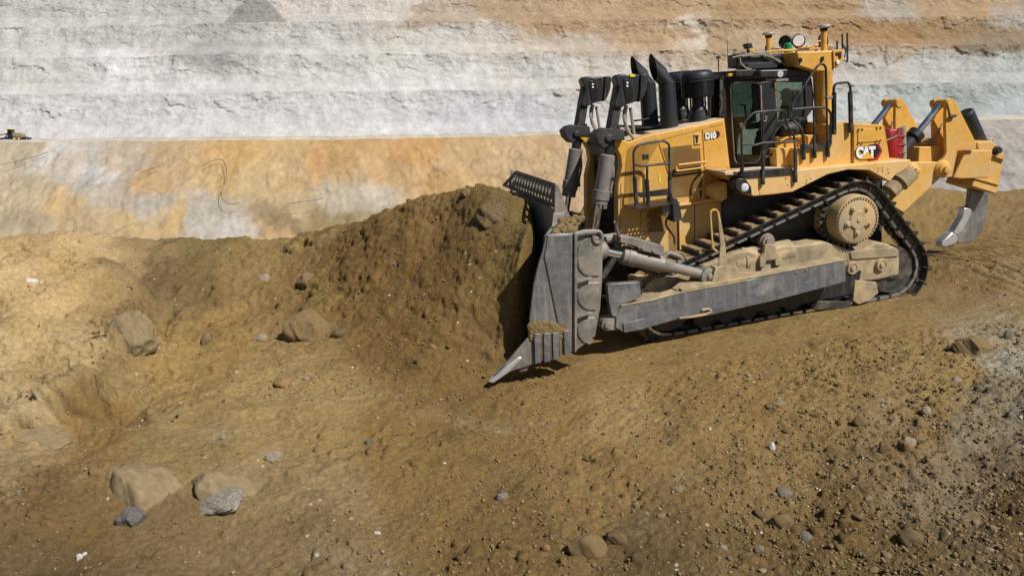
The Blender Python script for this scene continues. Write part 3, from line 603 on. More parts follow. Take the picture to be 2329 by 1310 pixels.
    rgx = sorted((yc + sgn * 0.235, yc + sgn * 0.25)); P('roller_shade_panel', MB().prism([(-3.4, 0.20), (0.05, 0.17), (0.15, 0.60), (-3.3, 0.75)], *rgx), 'black_paint', 0.004)  # flat black panel added to paint in the shade under the push arm
    for k in range(8):
        x = -3.15 + k * 0.46; rl = MB().lathe((x, yc - 0.22, 0.27), (0, 1, 0), [(0, 0.1), (0.03, 0.1), (0.031, 0.21), (0.07, 0.21), (0.075, 0.16), (0.365, 0.16), (0.37, 0.21), (0.41, 0.21), (0.411, 0.1), (0.44, 0.1)], 20); P('track_roller', rl, 'dark_dusty')
    fr = MB(); fy0, fy1 = yc - 0.2, yc + 0.2
    near = T(5, [(345, 735), (400, 700), (500, 688), (560, 712), (640, 690), (760, 648), (850, 652), (960, 640), (1060, 620), (1180, 655), (1250, 690), (1320, 690), (1400, 655), (1450, 622), (1540, 640), (1620, 680), (1625, 780), (1620, 870), (1480, 905), (1340, 920), (1220, 960), (900, 1040), (400, 1090), (-300, 1180), (-340, 900), (-60, 880)], -1.5)
    fr.prism(near, yc - 0.22, yc + 0.20); P('track_frame', fr, 'frame_mud', 0.035, seg=3)
    if True:                               # recoil housing and bolted cover on the frame
        a0_, a1_ = [Vector((q_[0], yc - 0.02, q_[2])) for q_ in T3(5, [(360, 775), (800, 690)], -1.30)]
        rh = MB().lathe(a0_, a1_ - a0_, [(0, 0.15), (0.03, 0.21), (0.22, 0.215), (0.23, 0.235), (0.30, 0.235), (0.31, 0.21), ((a1_ - a0_).length, 0.22)], 28); P('recoil_housing', rh, 'frame_mud')
        cvr = MB().prism(T(5, [(1250, 700), (1400, 672), (1590, 665), (1612, 690), (1612, 730), (1260, 755)], -1.5), min(yc + sgn * 0.21, yc + sgn * 0.245), max(yc + sgn * 0.21, yc + sgn * 0.245)); P('frame_cover', cvr, 'frame_mud', 0.012)
    q = T(5, [(650, 620)], -1.45)[0]
    cr = MB().lathe((q[0], yc - 0.22, q[1]), (0, 1, 0), [(0, 0.07), (0.04, 0.08), (0.041, 0.12), (0.1, 0.12), (0.105, 0.145), (0.2, 0.145), (0.21, 0.11), (0.4, 0.11), (0.41, 0.14), (0.46, 0.14)], 24)
    P('carrier_roller', cr, 'cylinder_grey')
    cb = MB(); ye = yc + sgn * 0.20
    cb.prism(T(5, [(612, 640), (690, 640), (700, 700), (735, 745), (740, 790), (690, 800), (685, 752), (622, 760), (612, 810), (572, 810), (575, 735), (605, 700)], -1.52), min(ye, ye + sgn * 0.09), max(ye, ye + sgn * 0.09))
    P('roller_bracket', cb, 'frame_mud', 0.012); cb = MB()
    cb.prism(T(5, [(1280, 905), (1440, 920), (1455, 1000), (1380, 1060), (1310, 1085), (1265, 1060)], -1.5), min(ye, ye + sgn * 0.07), max(ye, ye + sgn * 0.07))
    P('roller_bracket', cb, 'frame_mud', 0.012); cb = MB()
    cb.prism(T(5, [(965, 1080), (1020, 1060), (1250, 1065), (1255, 1110), (1000, 1130), (960, 1120)], -1.5), min(ye, ye + sgn * 0.05), max(ye, ye + sgn * 0.05))
    P('roller_guard', cb, 'track_steel', 0.012)
    for (c_, r_) in (((1290, 825), 0.125), ((1508, 800), 0.12)):
        tb = MB()
        q = T(5, [c_], -1.6)[0]
        tb.lathe((q[0], ye - sgn * 0.05, q[1]), (0, sgn, 0), [(0, r_ + 0.02), (0.06, r_ + 0.02), (0.10, r_), (0.13, r_ - 0.01), (0.132, r_ - 0.035), (0.12, r_ - 0.04), (0.121, 0.055), (0.15, 0.045), (0.152, 0.01)], 24)
        P('pivot_pin', tb, 'frame_mud')

# ---- push arms
for sgn in (-1, 1):
    yo, yi = (-1.98, -1.70) if sgn < 0 else (1.70, 1.98)
    arm = MB()
    body = T(5, [(1218, 757), (1228, 922), (1060, 965), (720, 1055), (230, 1167), (-20, 1198)], -1.98) + T(4, [(960, 912), (838, 935), (785, 905), (790, 840), (818, 776), (1010, 742), (1200, 690), (1400, 655), (1572, 622)], -1.98) + T(5, [(640, 868)], -1.98)
    arm.prism(body, yo, yi); A = P('push_arm', arm, 'arm_steel', 0.014)
    pl = MB()
    ys = (yo, yo + 0.13) if sgn < 0 else (yi - 0.13, yi)
    pl.prism(T(4, [(740, 655), (752, 645), (930, 633), (940, 722), (812, 775), (790, 840), (765, 835), (745, 740)], -1.98), *ys)
    P('guard_plate', pl, 'arm_steel', 0.008, parent=A)
    lug = MB(); q = T(4, [(740, 890)], -1.98)[0]; q2 = T(4, [(800, 880)], -1.98)[0]
    lug.lathe((q[0], yo + 0.02, q[1]), (0, 1, 0), [(0, 0.105), (0.24, 0.105)], 22)
    lug.prism([(q[0], q[1] - 0.10), (q2[0] + 0.1, q2[1] - 0.14), (q2[0] + 0.1, q2[1] + 0.14), (q[0], q[1] + 0.10)], yo + 0.03, yi - 0.03)
    lug.lathe((q[0], yo - 0.02, q[1]), (0, 1, 0), [(0, 0.05), (0.01, 0.06), (0.32, 0.06), (0.33, 0.05)], 16)
    P('arm_pin', lug, 'cylinder_grey', 0.006, parent=A)
    st = MB().prism(T(4, [(832, 880), (955, 850), (960, 912), (838, 934)], -2.0), yo - 0.025 if sgn < 0 else yi, yo if sgn < 0 else yi + 0.025)
    P('wear_strip', st, 'arm_steel', 0.004, parent=A)
    if sgn < 0:
        lp = MB().tube(fillet(T3(4, [(1165, 848), (1230, 842), (1330, 825), (1360, 805), (1340, 792), (1300, 800)], -2.0), 0.05), 0.022, 8)
        P('lifting_loop', lp, 'frame_mud', parent=A)
        br = MB().prism(T(5, [(255, 812), (395, 805), (420, 850), (640, 858), (640, 868), (-40, 985), (20, 940), (130, 935), (230, 920)], -1.9), -1.9, -1.72)
        P('brace_bracket', br, 'frame_mud', 0.01, parent=A)
        ms = MB().prism(T(4, [(1572, 617), (1400, 649), (1200, 684), (1010, 736), (818, 771), (820, 780), (1012, 746), (1200, 695), (1400, 661), (1572, 628)], -1.99), -1.99, -1.72); P('dusty_edge', ms, 'frame_mud', 0.008, parent=A)
        ms = MB().prism(T(5, [(0, 976), (640, 862), (1212, 752), (1214, 764), (640, 876), (0, 992)], -1.99), -1.99, -1.72); P('dusty_edge', ms, 'frame_mud', 0.008, parent=A)
        sd = MB(); rr = random.Random(5)            # soil lying along the top of the arm
        e0 = T(4, [(830, 774)], -1.84)[0]; e1 = T(5, [(1210, 757)], -1.84)[0]
        for k in range(130):
            f = rr.random(); x = e0[0] + (e1[0] - e0[0]) * f; z = e0[1] + (e1[1] - e0[1]) * f - 0.03; s_ = 0.012 + 0.03 * rr.random() ** 2
            sd.lathe((x, -1.97 + 0.22 * rr.random(), z + 0.02), (rr.random() - .5, rr.random() - .5, 1), [(0, s_ * 1.2), (s_ * 0.7, s_), (s_ * 1.1, s_ * 0.3)], 6)
        P('caked_soil', sd, 'rock_soil', parent=A)

# ---- the blade
bl = MB(); ys = [-2.44, -2.2, -1.95, -1.7, -1.42, -1.0, -0.5, 0, 0.5, 1.0, 1.42, 1.7, 1.95, 2.2, 2.44]; zs = [0.32, 0.5, 0.75, 1.0, 1.3, 1.6, 1.9, 2.2, 2.45]
def top(y): return 2.45 + 0.22 * (1 - float(sstep(1.40, 1.48, abs(y))))
V = []
for y in ys:
    sc = (top(y) - 0.32) / (2.45 - 0.32)
    V.append([(float(blade_front(np.array(y), np.array(z))), y, 0.32 + (z - 0.32) * sc) for z in zs])
nz = len(zs); vs = [p for c in V for p in c] + [(p[0] + 0.13 + 0.10 * (abs(p[1]) < 1.5), p[1], p[2]) for c in V for p in c]; off = len(ys) * nz; fs = []
for i in range(len(ys) - 1):
    for j in range(nz - 1):
        a = i * nz + j; fs += [(a, a + 1, a + nz + 1, a + nz), (off + a, off + a + nz, off + a + nz + 1, off + a + 1)]
    a = i * nz; fs += [(a, a + nz, off + a + nz, off + a), (a + nz - 1, off + a + nz - 1, off + a + 2 * nz - 1, a + 2 * nz - 1)]
for i in (0, len(ys) - 1):
    for j in range(nz - 1): a = i * nz + j; fs.append((a, off + a, off + a + 1, a + 1))
bl.add(vs, fs); BL = P('blade', bl, 'wing_steel', 0.0, ang=25)
for sgn in (-1, 1):
    Y0, Y1 = (-2.50, -2.45) if sgn < 0 else (2.45, 2.50)
    ep = MB().prism(T(4, [(375, 350), (540, 341), (540, 1045), (303, 1120), (300, 1000), (268, 962), (275, 850), (300, 640), (330, 520), (352, 450)], -2.5), Y0, Y1)
    P('end_plate', ep, 'blade_steel', 0.012, parent=BL)
    y2 = Y0 - 0.025 if sgn < 0 else Y1
    rp = MB().prism(T(4, [(385, 356), (528, 350), (524, 1048), (480, 1060), (468, 960), (440, 860), (405, 690), (362, 475)], -2.52), y2, y2 + 0.025)
    P('cheek_plate', rp, 'blade_steel', 0.008, parent=BL)
    # end bit: the corner cutting edge reaching forward
    eb = MB(); a = T(4, [(268, 962), (300, 1010), (303, 1120), (165, 1165), (62, 1232), (35, 1226), (150, 1100)], -2.5)
    eb.prism(a, Y0, Y0 + 0.06 if sgn < 0 else Y1)
    P('end_bit', eb, 'blade_steel', 0.01, parent=BL)
    a = T(4, [(205, 1082), (222, 1078), (232, 1088), (150, 1172), (62, 1234), (30, 1230)], -2.53)
    P('bit_tip', MB().prism(a, Y0 - 0.035 if sgn < 0 else Y1 - 0.05, Y0 + 0.08 if sgn < 0 else Y1 + 0.035), 'bright_steel', 0.018, parent=BL)
    eb = MB(); t0, t1, t2 = T(4, [(35, 1226)], -2.5)[0], T(4, [(210, 1070)], -2.5)[0], T(4, [(262, 1010)], -2.5)[0]
    yy = 2.50
    vs = []
    for (x, z) in (t0, t1):
        for q in (yy, 1.45):
            dx = 0.52 * (yy - q) / 1.05
            vs += [(x + dx, sgn * q, z), (x + dx + 0.05, sgn * q, z - 0.045)]
    eb.add(vs, [(0, 2, 6, 4), (1, 5, 7, 3), (0, 4, 5, 1), (2, 3, 7, 6), (0, 1, 3, 2), (4, 6, 7, 5)])
    P('wing_cutting_edge', eb, 'bright_steel', 0.006, parent=BL)
    eb = MB(); vs = []
    for (x, z) in (t1, (-6.42 - 0.5, 0.62)):
        for q in (yy - 0.06, 1.45):
            dx = 0.52 * (yy - q) / 1.05; vs += [(x + dx, sgn * q, z), (x + dx + 0.08, sgn * q, z - 0.05)]
    eb.add(vs, [(0, 2, 6, 4), (1, 5, 7, 3), (0, 4, 5, 1), (2, 3, 7, 6), (0, 1, 3, 2), (4, 6, 7, 5)])
    P('edge_support', eb, 'blade_steel', parent=BL)
    for k, (xa, xb, ya, yb) in enumerate(((302, 340, 940, 1120), (357, 396, 938, 1112), (411, 449, 934, 1096), (478, 514, 922, 1072))):
        yw = Y0 - 0.06 if sgn < 0 else Y1 + 0.0
        wb = MB().prism(T(4, [(xa, ya), (xb, ya), (xb + 2, yb - 8), (xa + 4, yb)], -2.55), yw, yw + 0.06); P('wear_bar', wb, 'arm_steel', 0.006, parent=BL)
    # flange and the ribbed back of the wing
    fl = MB().prism(T(4, [(535, 341), (552, 341), (548, 1040), (535, 1046)], -2.5), Y0 - 0.06 if sgn < 0 else Y0 - 0.02, Y1 + 0.02 if sgn < 0 else Y1 + 0.06); P('flange', fl, 'wing_steel', 0.006, parent=BL)
    bk = MB()
    Pts = T(4, [(545, 350), (640, 335), (690, 340), (705, 400), (700, 640), (690, 780), (660, 950), (540, 1042)], -2.36)
    yb0, yb1 = (-2.40, -2.36) if sgn < 0 else (2.36, 2.40); bk.prism(Pts, yb0, yb1)
    P('wing_back', bk, 'wing_steel', 0.008, parent=BL)
    for (z0, z1) in ((362, 604), (634, 806), (842, 1010)):   # the scalloped pockets between the ribs
        sl = lambda z: 705 if z < 700 else 700 - 45 * (z - 700) / 300
        pk_ = T(4, [(sl(z0) - 12, z0), (632, z0), (590, z0 + 20), (563, z0 + 58), (556, (z0 + z1) / 2), (565, z1 - 50), (592, z1 - 16), (630, z1 - 2), (sl(z1) - 12, z1 - 4)], -2.42)
        P('wing_pocket', MB().prism(pk_, -2.425 if sgn < 0 else 2.38, -2.38 if sgn < 0 else 2.425), 'wing_steel', 0.024, parent=BL, seg=4)
    rb = MB(); yr = (-2.50, -2.38) if sgn < 0 else (2.38, 2.50)
    for z0 in (612, 818): rb.prism(T(4, [(548, z0 + 8), (640, z0 - 10), (645, z0 - 2), (600, z0 + 12), (548, z0 + 28)], -2.45), *yr)
    P('rib', rb, 'wing_steel', 0.006, parent=BL)
    tp = MB(); a = T3(4, [(542, 352), (600, 338), (668, 334)], -2.43)
    tp.tube([(x, y * -sgn, z) for x, y, z in a], 0.05, 10)
    q = T(4, [(679, 366)], -2.43)[0]; ring = [(q[0] + 0.075 * math.cos(t_), sgn * 2.43, q[1] + 0.095 * math.sin(t_)) for t_ in np.linspace(0, 2 * math.pi, 25)]
    tp.tube(ring, 0.03, 8); P('lifting_eye', tp, 'wing_steel', parent=BL)
    gs = MB().prism(T(1, [(528, 1048), (552, 1048), (640, 1295), (700, 1340), (520, 1340)], -1.42), *((-1.46, -1.40) if sgn < 0 else (1.40, 1.46))); P('gusset', gs, 'wing_steel', 0.008, parent=BL)
# centre cutting edge and the slatted spill guard on top
ce = MB(); vs = []
for (x, z) in ((t0[0] + 0.52, t0[1] - 0.0), (-6.40, 0.56)):
    for q in (-1.45, 1.45): vs += [(x, q, z), (x + 0.06, q, z - 0.05)]
ce.add(vs, [(0, 2, 6, 4), (1, 5, 7, 3), (0, 4, 5, 1), (2, 3, 7, 6), (0, 1, 3, 2), (4, 6, 7, 5)]); P('cutting_edge', ce, 'bright_steel', 0.006, parent=BL)
gd = MB(); ga, gb = T(1, [(527, 1050)], -1.42)[0], T(1, [(530, 1208)], -1.42)[0]
def gpt(y, f): return (ga[0] + (gb[0] - ga[0]) * f, y, ga[1] + (gb[1] - ga[1]) * f)
for k in range(18):
    y = -1.36 + k * 0.19; h0 = 0.0 if y < 1.0 else (y - 1.0) / 1.0
    if h0 < 0.9:
        q0, q1 = gpt(y, h0), gpt(y, 1.0); gd.prism([(q0[0] - 0.03, q0[2]), (q0[0] + 0.0, q0[2]), (q1[0] + 0.0, q1[2]), (q1[0] - 0.03, q1[2])], y - 0.02, y + 0.02)
gd.mat(1).tube([gpt(-1.42, 0), gpt(1.0, 0), gpt(2.0, 1.0)], 0.03, 8); gd.tube([gpt(-1.42, 1.0), gpt(2.0, 1.0)], 0.035, 8)
P('spill_guard', gd, ['cylinder_grey', 'dark_dusty'], parent=BL)
gp_ = MB(); q0, q1, q2 = gpt(0, 0.06), gpt(0, 0.86), gpt(0, 0.75)
vs = [(q1[0] + 0.07, -1.40, q1[2]), (q0[0] + 0.07, -1.40, q0[2]), (q0[0] + 0.07, 1.0, q0[2]), (q2[0] + 0.07, 1.75, q2[2]), (q1[0] + 0.07, 1.86, q1[2])]
gp_.add(vs + [(v_[0] + 0.015, v_[1], v_[2]) for v_ in vs], [(0, 1, 2, 3, 4), (9, 8, 7, 6, 5), (0, 5, 6, 1), (1, 6, 7, 2), (2, 7, 8, 3), (3, 8, 9, 4), (4, 9, 5, 0)]); P('guard_back', gp_, 'black_paint', parent=BL)
rr = random.Random(11); sd = MB()           # soil left lying on the blade
for k in range(420):
    f = rr.random(); y = -2.42 + 0.95 * rr.random(); x = -6.15 + 0.55 * (2.42 + y) / 1.0 + 0.30 * rr.random(); h = 0.16 * max(0, 1 - abs(y + 2.0) / 0.6); z = 2.42 + h * rr.random(); s_ = 0.02 + 0.045 * rr.random() ** 2
    sd.lathe((x, y, z), (rr.random() - .5, rr.random() - .5, 1), [(-s_, s_ * 0.4), (0, s_ * 1.2), (s_ * 0.7, s_), (s_ * 1.1, s_ * 0.3)], 7)
P('caked_soil', sd, 'rock_soil', parent=BL); sd = MB()
for k in range(260):
    q = T(4, [(282 + 225 * rr.random(), 875 + 75 * rr.random() ** 1.5 + 30 * rr.random())], -2.52)[0]; s_ = 0.012 + 0.03 * rr.random() ** 2
    sd.lathe((q[0], -2.50, q[1]), (0, -1, 0), [(0, s_ * 1.6), (0.02, s_ * 1.4), (0.02 + s_ * 0.5, s_ * 0.4)], 7)
P('caked_soil', sd, 'rock_soil', parent=BL); sd = MB()
rr = random.Random(12); sd = MB()
for k in range(3):                          # soil wedged between the wear bars
    xa = (341, 397, 450)[k]; sd.prism(T(4, [(xa, 930), (xa + 16, 928), (xa + 18, 1095 - 14 * k), (xa + 4, 1104 - 12 * k)], -2.53), -2.53, -2.50)
P('packed_soil', sd, 'rock_soil', 0.006, parent=BL)

# ---- lift cylinders with lamp heads
for sgn in (-1, 1):
    y = sgn * 0.84
    tp_, bt_ = T3(1, [(925, 825)], -0.84)[0], T3(1, [(862, 1200)], -0.84)[0]
    tp_ = Vector((tp_[0], y, tp_[2])); bt_ = Vector((bt_[0], y, bt_[2])); ax = (bt_ - tp_).normalized(); L = (bt_ - tp_).length
    cy = MB().lathe(tp_, ax, [(0, 0.10), (0.02, 0.135), (L - 0.27, 0.135), (L - 0.26, 0.155), (L - 0.10, 0.158), (L - 0.09, 0.14), (L - 0.02, 0.14), (L, 0.10)], 26)
    for k in range(10):
        a = 2 * math.pi * k / 10; U = ax.orthogonal().normalized(); Q = ax.cross(U); p = bt_ + (U * math.cos(a) + Q * math.sin(a)) * 0.12; cy.cyl(p - ax * 0.03, p + ax * 0.05, 0.02, 6)
    LC = P('lift_cylinder', cy, 'cylinder_grey', 0.0)
    P('shaded_head_tube', MB().cyl(tp_ - ax * 0.55, tp_ + ax * 0.05, 0.095, 18), 'black_paint', parent=LC)  # upper barrel coloured black to stand in for the shade below the yoke
    P('rod', MB().cyl(bt_, bt_ + ax * 1.25, 0.065, 20), 'chrome', parent=LC)
    pe = bt_ + ax * 1.2
    P('rod_clevis', MB().lathe(pe + Vector((0, -0.12, 0)), (0, 1, 0), [(0, 0.12), (0.24, 0.12)], 18), 'cylinder_grey', 0.01, parent=LC)
    side = MB().tube(fillet([bt_ - ax * 0.2 + Vector((0.17, 0, 0)), tp_ + ax * 0.35 + Vector((0.18, 0, 0)), tp_ + ax * 0.1 + Vector((0.10, 0, 0))], 0.1), 0.024, 8)
    side.box(bt_.x + 0.1, bt_.x + 0.24, y - 0.06, y + 0.06, bt_.z + 0.12, bt_.z + 0.3); P('oil_line', side, 'cylinder_grey', parent=LC)
    # upper sleeve, yoke, lamp head
    up = MB().prism(T(1, [(1000, 262), (1060, 300), (1003, 640), (932, 640)], -0.94), y - 0.10, y + 0.10); P('cylinder_sleeve', up, 'dark_dusty', 0.03, parent=LC)
    yk = MB().prism(T(1, [(868, 645), (925, 630), (1040, 640), (1052, 720), (950, 716), (925, 765), (895, 780), (850, 735), (832, 680)], -1.0), y - 0.17, y + 0.17)
    yk.lathe((T(1, [(905, 700)], -0.84)[0][0], y - 0.21, T(1, [(905, 700)], -0.84)[0][1]), (0, 1, 0), [(0, 0.05), (0.02, 0.07), (0.40, 0.07), (0.42, 0.05)], 18)
    for xx in (955, 1020):
        q = T(1, [(xx, 640)], -1.0)[0]; yk.cyl((q[0], y - 0.10, q[1] - 0.02), (q[0], y - 0.10, q[1] + 0.05), 0.028, 8)
    P('yoke', yk, 'dark_dusty', 0.016, parent=LC)
    lh = MB().prism(T(10, [(655, 290), (700, 245), (770, 232), (850, 248), (925, 235), (985, 250), (975, 590), (830, 640), (720, 690), (640, 680), (640, 620), (700, 420)], -0.98), y - 0.15, y + 0.11)
    LH = P('lamp_head', lh, 'black_paint', 0.02)
    LH.parent = LC
    vz = MB(); a = T(10, [(985, 240), (1070, 228), (1078, 300), (1065, 420), (1030, 520), (985, 600), (950, 612), (975, 420)], -0.98); vz.prism(a, y - 0.19, y + 0.16)
    lens = MB().mat(0); a = T(10, [(765, 300), (825, 300), (895, 440), (890, 570), (805, 605), (775, 470)], -1.0); lens.prism(a, y - 0.165, y - 0.14)
    lens.mat(1)
    for zz in (338, 382): lens.prism(T(10, [(803, zz), (828, zz), (832, zz + 28), (806, zz + 28)], -1.02), y - 0.178, y - 0.16)
    lens.mat(2).prism(a, y - 0.01, y + 0.02); LHv = P('lamp_visor', vz, 'black_paint', 0.015, parent=LC); P('lamp_lens', lens, ['lens_dark', 'lens_white', 'lens_dark'], 0.004, parent=LC)
    if sgn < 0:
        P('warning_label', MB().prism(T(10, [(848, 236), (880, 230), (918, 240), (915, 270), (850, 272)], -1.0), y - 0.168, y - 0.150), 'decal_yellow', parent=LC)
    hs = MB(); a = T3(10, [(785, 660), (765, 760), (765, 860), (800, 980), (870, 1080), (915, 1130)], -0.80); hs.tube(fillet([(p_[0], y + 0.04 * (i % 2), p_[2]) for i, p_ in enumerate(a)], 0.2), 0.028, 8)
    a = T3(10, [(825, 660), (800, 760), (800, 900), (850, 990), (860, 1010)], -0.76); hs.tube(fillet([(p_[0], y + 0.12, p_[2]) for p_ in a], 0.2), 0.022, 8)
    a = T3(10, [(840, 690), (860, 800), (880, 950), (890, 1030)], -0.70); hs.tube([(p_[0], y + 0.1, p_[2]) for p_ in a], 0.03, 8)
    P('hydraulic_hose', hs, 'hose_tan', parent=LC)

# ---- nose with its grille
NO = None
for sgn in (-1, 1):
    nose = MB(); y0, y1 = (-0.90, -0.70) if sgn < 0 else (0.70, 0.90)
    nose.prism(T(1, [(938, 690), (1050, 722), (1080, 735), (1200, 690), (1290, 668), (1310, 720), (1300, 760), (1170, 1000), (1165, 1560), (1010, 1560), (1000, 1310), (1000, 1050), (1030, 910), (1020, 835), (990, 775), (940, 725)], -0.90), y0, y1)
    NO = P('radiator_guard', nose, 'yellow_paint', 0.015)
ng = MB(); a = S(1100 + 1010 / 3.275, 100 + 1000 / 3.275, -0.70)
xg = a[0] + 0.06
ng.box(xg, xg + 0.25, -0.70, 0.70, 0.85, 3.25); P('nose_plate', ng, 'black_paint', 0.01, parent=NO)
lv = MB()
for k in range(26): lv.box(xg - 0.03, xg + 0.01, -0.60, 0.60, 1.2 + k * 0.07, 1.225 + k * 0.07)
for k in range(5): lv.box(xg - 0.04, xg - 0.03, -0.6 + k * 0.3 - 0.02, -0.6 + k * 0.3 + 0.02, 1.15, 3.05)
P('grille', lv, 'dark_dusty', parent=NO)
nb = MB().box(xg - 0.10, xg + 0.24, -0.69, 0.69, 3.26, 3.52); P('cross_member', nb, 'black_paint', 0.02, parent=NO)
nb = MB()
for k in range(9): nb.cyl((xg + 0.35, -0.93, 1.35 + k * 0.13), (xg + 0.35, -0.86, 1.35 + k * 0.13), 0.02, 6)
P('bolt_row', nb, 'yellow_dusty', parent=NO)

# ---- hood, side doors, louvres
hd = MB().prism(T(1, [(1285, 672), (1795, 562), (1838, 930), (1790, 1160), (1785, 1560), (1165, 1560), (1170, 1000), (1210, 720)], -0.86), -0.86, 0.86)
HD = P('hood', hd, 'yellow_paint', 0.02)
def panel(name, n, pts, y, th, mats, bevel=0.006, parent=None):
    return P(name, MB().prism(T(n, pts, y), y, y + th), mats, bevel, parent=parent)
panel('engine_door', 1, [(1632, 640), (1792, 605), (1832, 925), (1650, 945)], -0.885, 0.02, 'yellow_paint', parent=HD)
panel('hood_rail', 1, [(1300, 695), (1788, 570), (1792, 600), (1305, 722)], -0.885, 0.02, 'yellow_paint', parent=HD)
d2 = panel('louvred_door', 1, [(1303, 726), (1626, 645), (1645, 950), (1655, 1180), (1460, 1205), (1400, 1150), (1390, 1000)], -0.885, 0.02, 'yellow_paint', parent=HD)
panel('access_door', 1, [(1062, 800), (1090, 765), (1180, 735), (1285, 715), (1295, 727), (1382, 1010), (1385, 1195), (1040, 1200), (1045, 1010), (1050, 900)], -0.90, 0.03, 'yellow_paint', parent=HD)
panel('louvre_screen', 1, [(1335, 778), (1548, 752), (1552, 782), (1612, 778), (1630, 1068), (1572, 1075), (1570, 1132), (1400, 1145), (1398, 1000)], -0.892, 0.006, 'grille_mesh', 0, parent=HD)
lowp = panel('side_panel', 1, [(1455, 1212), (1570, 1200), (1572, 1560), (1460, 1560)], -0.90, 0.03, 'yellow_muddy', parent=HD)
panel('side_panel', 1, [(1576, 1199), (1785, 1178), (1785, 1560), (1578, 1560)], -0.90, 0.03, 'yellow_muddy', parent=HD)
panel('sill_ledge', 1, [(1455, 1205), (1700, 1150), (1785, 1165), (1785, 1176), (1458, 1210)], -0.96, 0.10, 'yellow_dusty', parent=HD)
panel('splash_cover', 7, [(620, 640), (660, 850), (690, 1180), (1120, 1150), (1130, 1460), (615, 1460)], -0.915, 0.03, 'yellow_muddy', parent=HD)
hh = MB().tube(fillet(T3(1, [(1436, 945), (1436, 912), (1640, 882), (1645, 915), (1615, 925), (1440, 948)], -0.96), 0.03), 0.016, 8)
hh.box(*[f(S(1100 + 1436 / 3.275, 100 + 930 / 3.275, -0.93)[0]) for f in (lambda v: v - .02, lambda v: v + .02)], -0.96, -0.88, S(1538, 384, -0.93)[1] - 0.04, S(1538, 384, -0.93)[1] + 0.0)
hh.tube(T3(1, [(1450, 903), (1660, 878)], -0.98), 0.02, 8); P('grab_handle', hh, 'yellow_dusty', parent=HD)
for (cx, cy) in ((1592, 712), (1620, 1125)):
    lt = MB().mat(0).prism(T(1, [(cx - 22, cy - 38), (cx + 24, cy - 42), (cx + 26, cy + 36), (cx - 20, cy + 40)], -0.905), -0.905, -0.885)
    lt.mat(1).prism(T(1, [(cx - 14, cy - 30), (cx + 14, cy - 32), (cx + 6, cy - 10), (cx + 4, cy + 26), (cx - 6, cy + 26), (cx - 6, cy - 8)], -0.92), -0.92, -0.90)
    P('latch', lt, ['yellow_dusty', 'black_paint'], 0.004, parent=HD)
panel('plate_badge', 1, [(1182, 822), (1230, 820), (1232, 858), (1184, 862)], -0.91, 0.012, 'black_paint', parent=HD)
panel('safety_label', 1, [(1300, 965), (1312, 964), (1322, 1032), (1308, 1034)], -0.906, 0.008, 'decal_yellow', 0, parent=HD)
ht = MB(); a = T(1, [(1085, 735), (1200, 690), (1290, 666), (1795, 556), (1795, 562), (1290, 674), (1200, 697), (1085, 742)], -0.84); ht.prism(a, -0.84, 0.84)
P('hood_lid', ht, 'dust_top', 0.004, parent=HD)
vt = MB()
for k in range(4):
    q = S(1100 + (1175 + 22 * k) / 3.275, 100 + 668 / 3.275, -0.4); vt.box(q[0] - 0.05, q[0] + 0.01, -0.6, -0.3, q[1] - 0.01, q[1] + 0.025)
P('vent_slot', vt, 'black_paint', parent=HD)

# ---- exhaust stacks and pre-cleaners
for sgn in (-1, 1):
    y = sgn * 0.42
    b0, e0, o0 = [Vector((p_[0], y, p_[2])) for p_ in T3(1, [(1385, 640), (1362, 268), (1262, 178)], -0.42)]
    U = (b0 - e0).normalized()
    st = MB(); path = [b0, b0 + (e0 - b0) * 0.5, e0 + U * 0.06]
    st.tube(path, 0.165, 24, caps=False, r1=0.155)
    # outlet, mitred onto the pipe and cut upright at its mouth
    d = (o0 - e0).normalized(); n = 24; ring0 = []; ring1 = []; ring2 = []
    Uy = Vector((0, 1, 0)); Q = d.cross(Uy).normalized(); cut = Vector((-1, 0, -0.12)).normalized(); Q0 = U.cross(Uy).normalized()
    for k in range(n):
        a = 2 * math.pi * k / n; r_ = 0.157
        p = e0 + U * 0.06 + Uy * math.cos(a) * r_ - Q0 * math.sin(a) * r_ ; ring0.append(p)
        q = e0 + Uy * math.cos(a) * r_ + Q * math.sin(a) * r_
        t_ = (o0 - q).dot(cut) / d.dot(cut); ring1.append(q + d * t_)
    # align starts
    best = min(range(n), key=lambda s: sum((ring0[(k + s) % n] - ring1[k]).length for k in range(n)) if True else 0)
    best2 = min(range(n), key=lambda s: sum((ring0[(s - k) % n] - ring1[k]).length for k in range(n)))
    f1 = sum((ring0[(k + best) % n] - ring1[k]).length for k in range(n)); f2 = sum((ring0[(best2 - k) % n] - ring1[k]).length for k in range(n))
    ring0 = [ring0[(k + best) % n] if f1 <= f2 else ring0[(best2 - k) % n] for k in range(n)]
    cen = sum(ring1, Vector()) / n; inner = [cen + (p - cen) * 0.93 for p in ring1]; deep = [p - d * 0.35 for p in inner]
    allv = ring0 + ring1 + inner + deep; fsx = []
    for a_ in range(3):
        for k in range(n): fsx.append((a_ * n + k, a_ * n + (k + 1) % n, (a_ + 1) * n + (k + 1) % n, (a_ + 1) * n + k))
    fsx.append(tuple(3 * n + k for k in range(n)))
    st.add(allv, fsx)
    ST = P('exhaust_stack', st, 'stack_paint', 0)
    P('stack_base', MB().lathe(b0 - U * -0.06, -U, [(0, 0.2), (0.05, 0.2), (0.06, 0.17)], 24), 'dark_dusty', parent=ST)
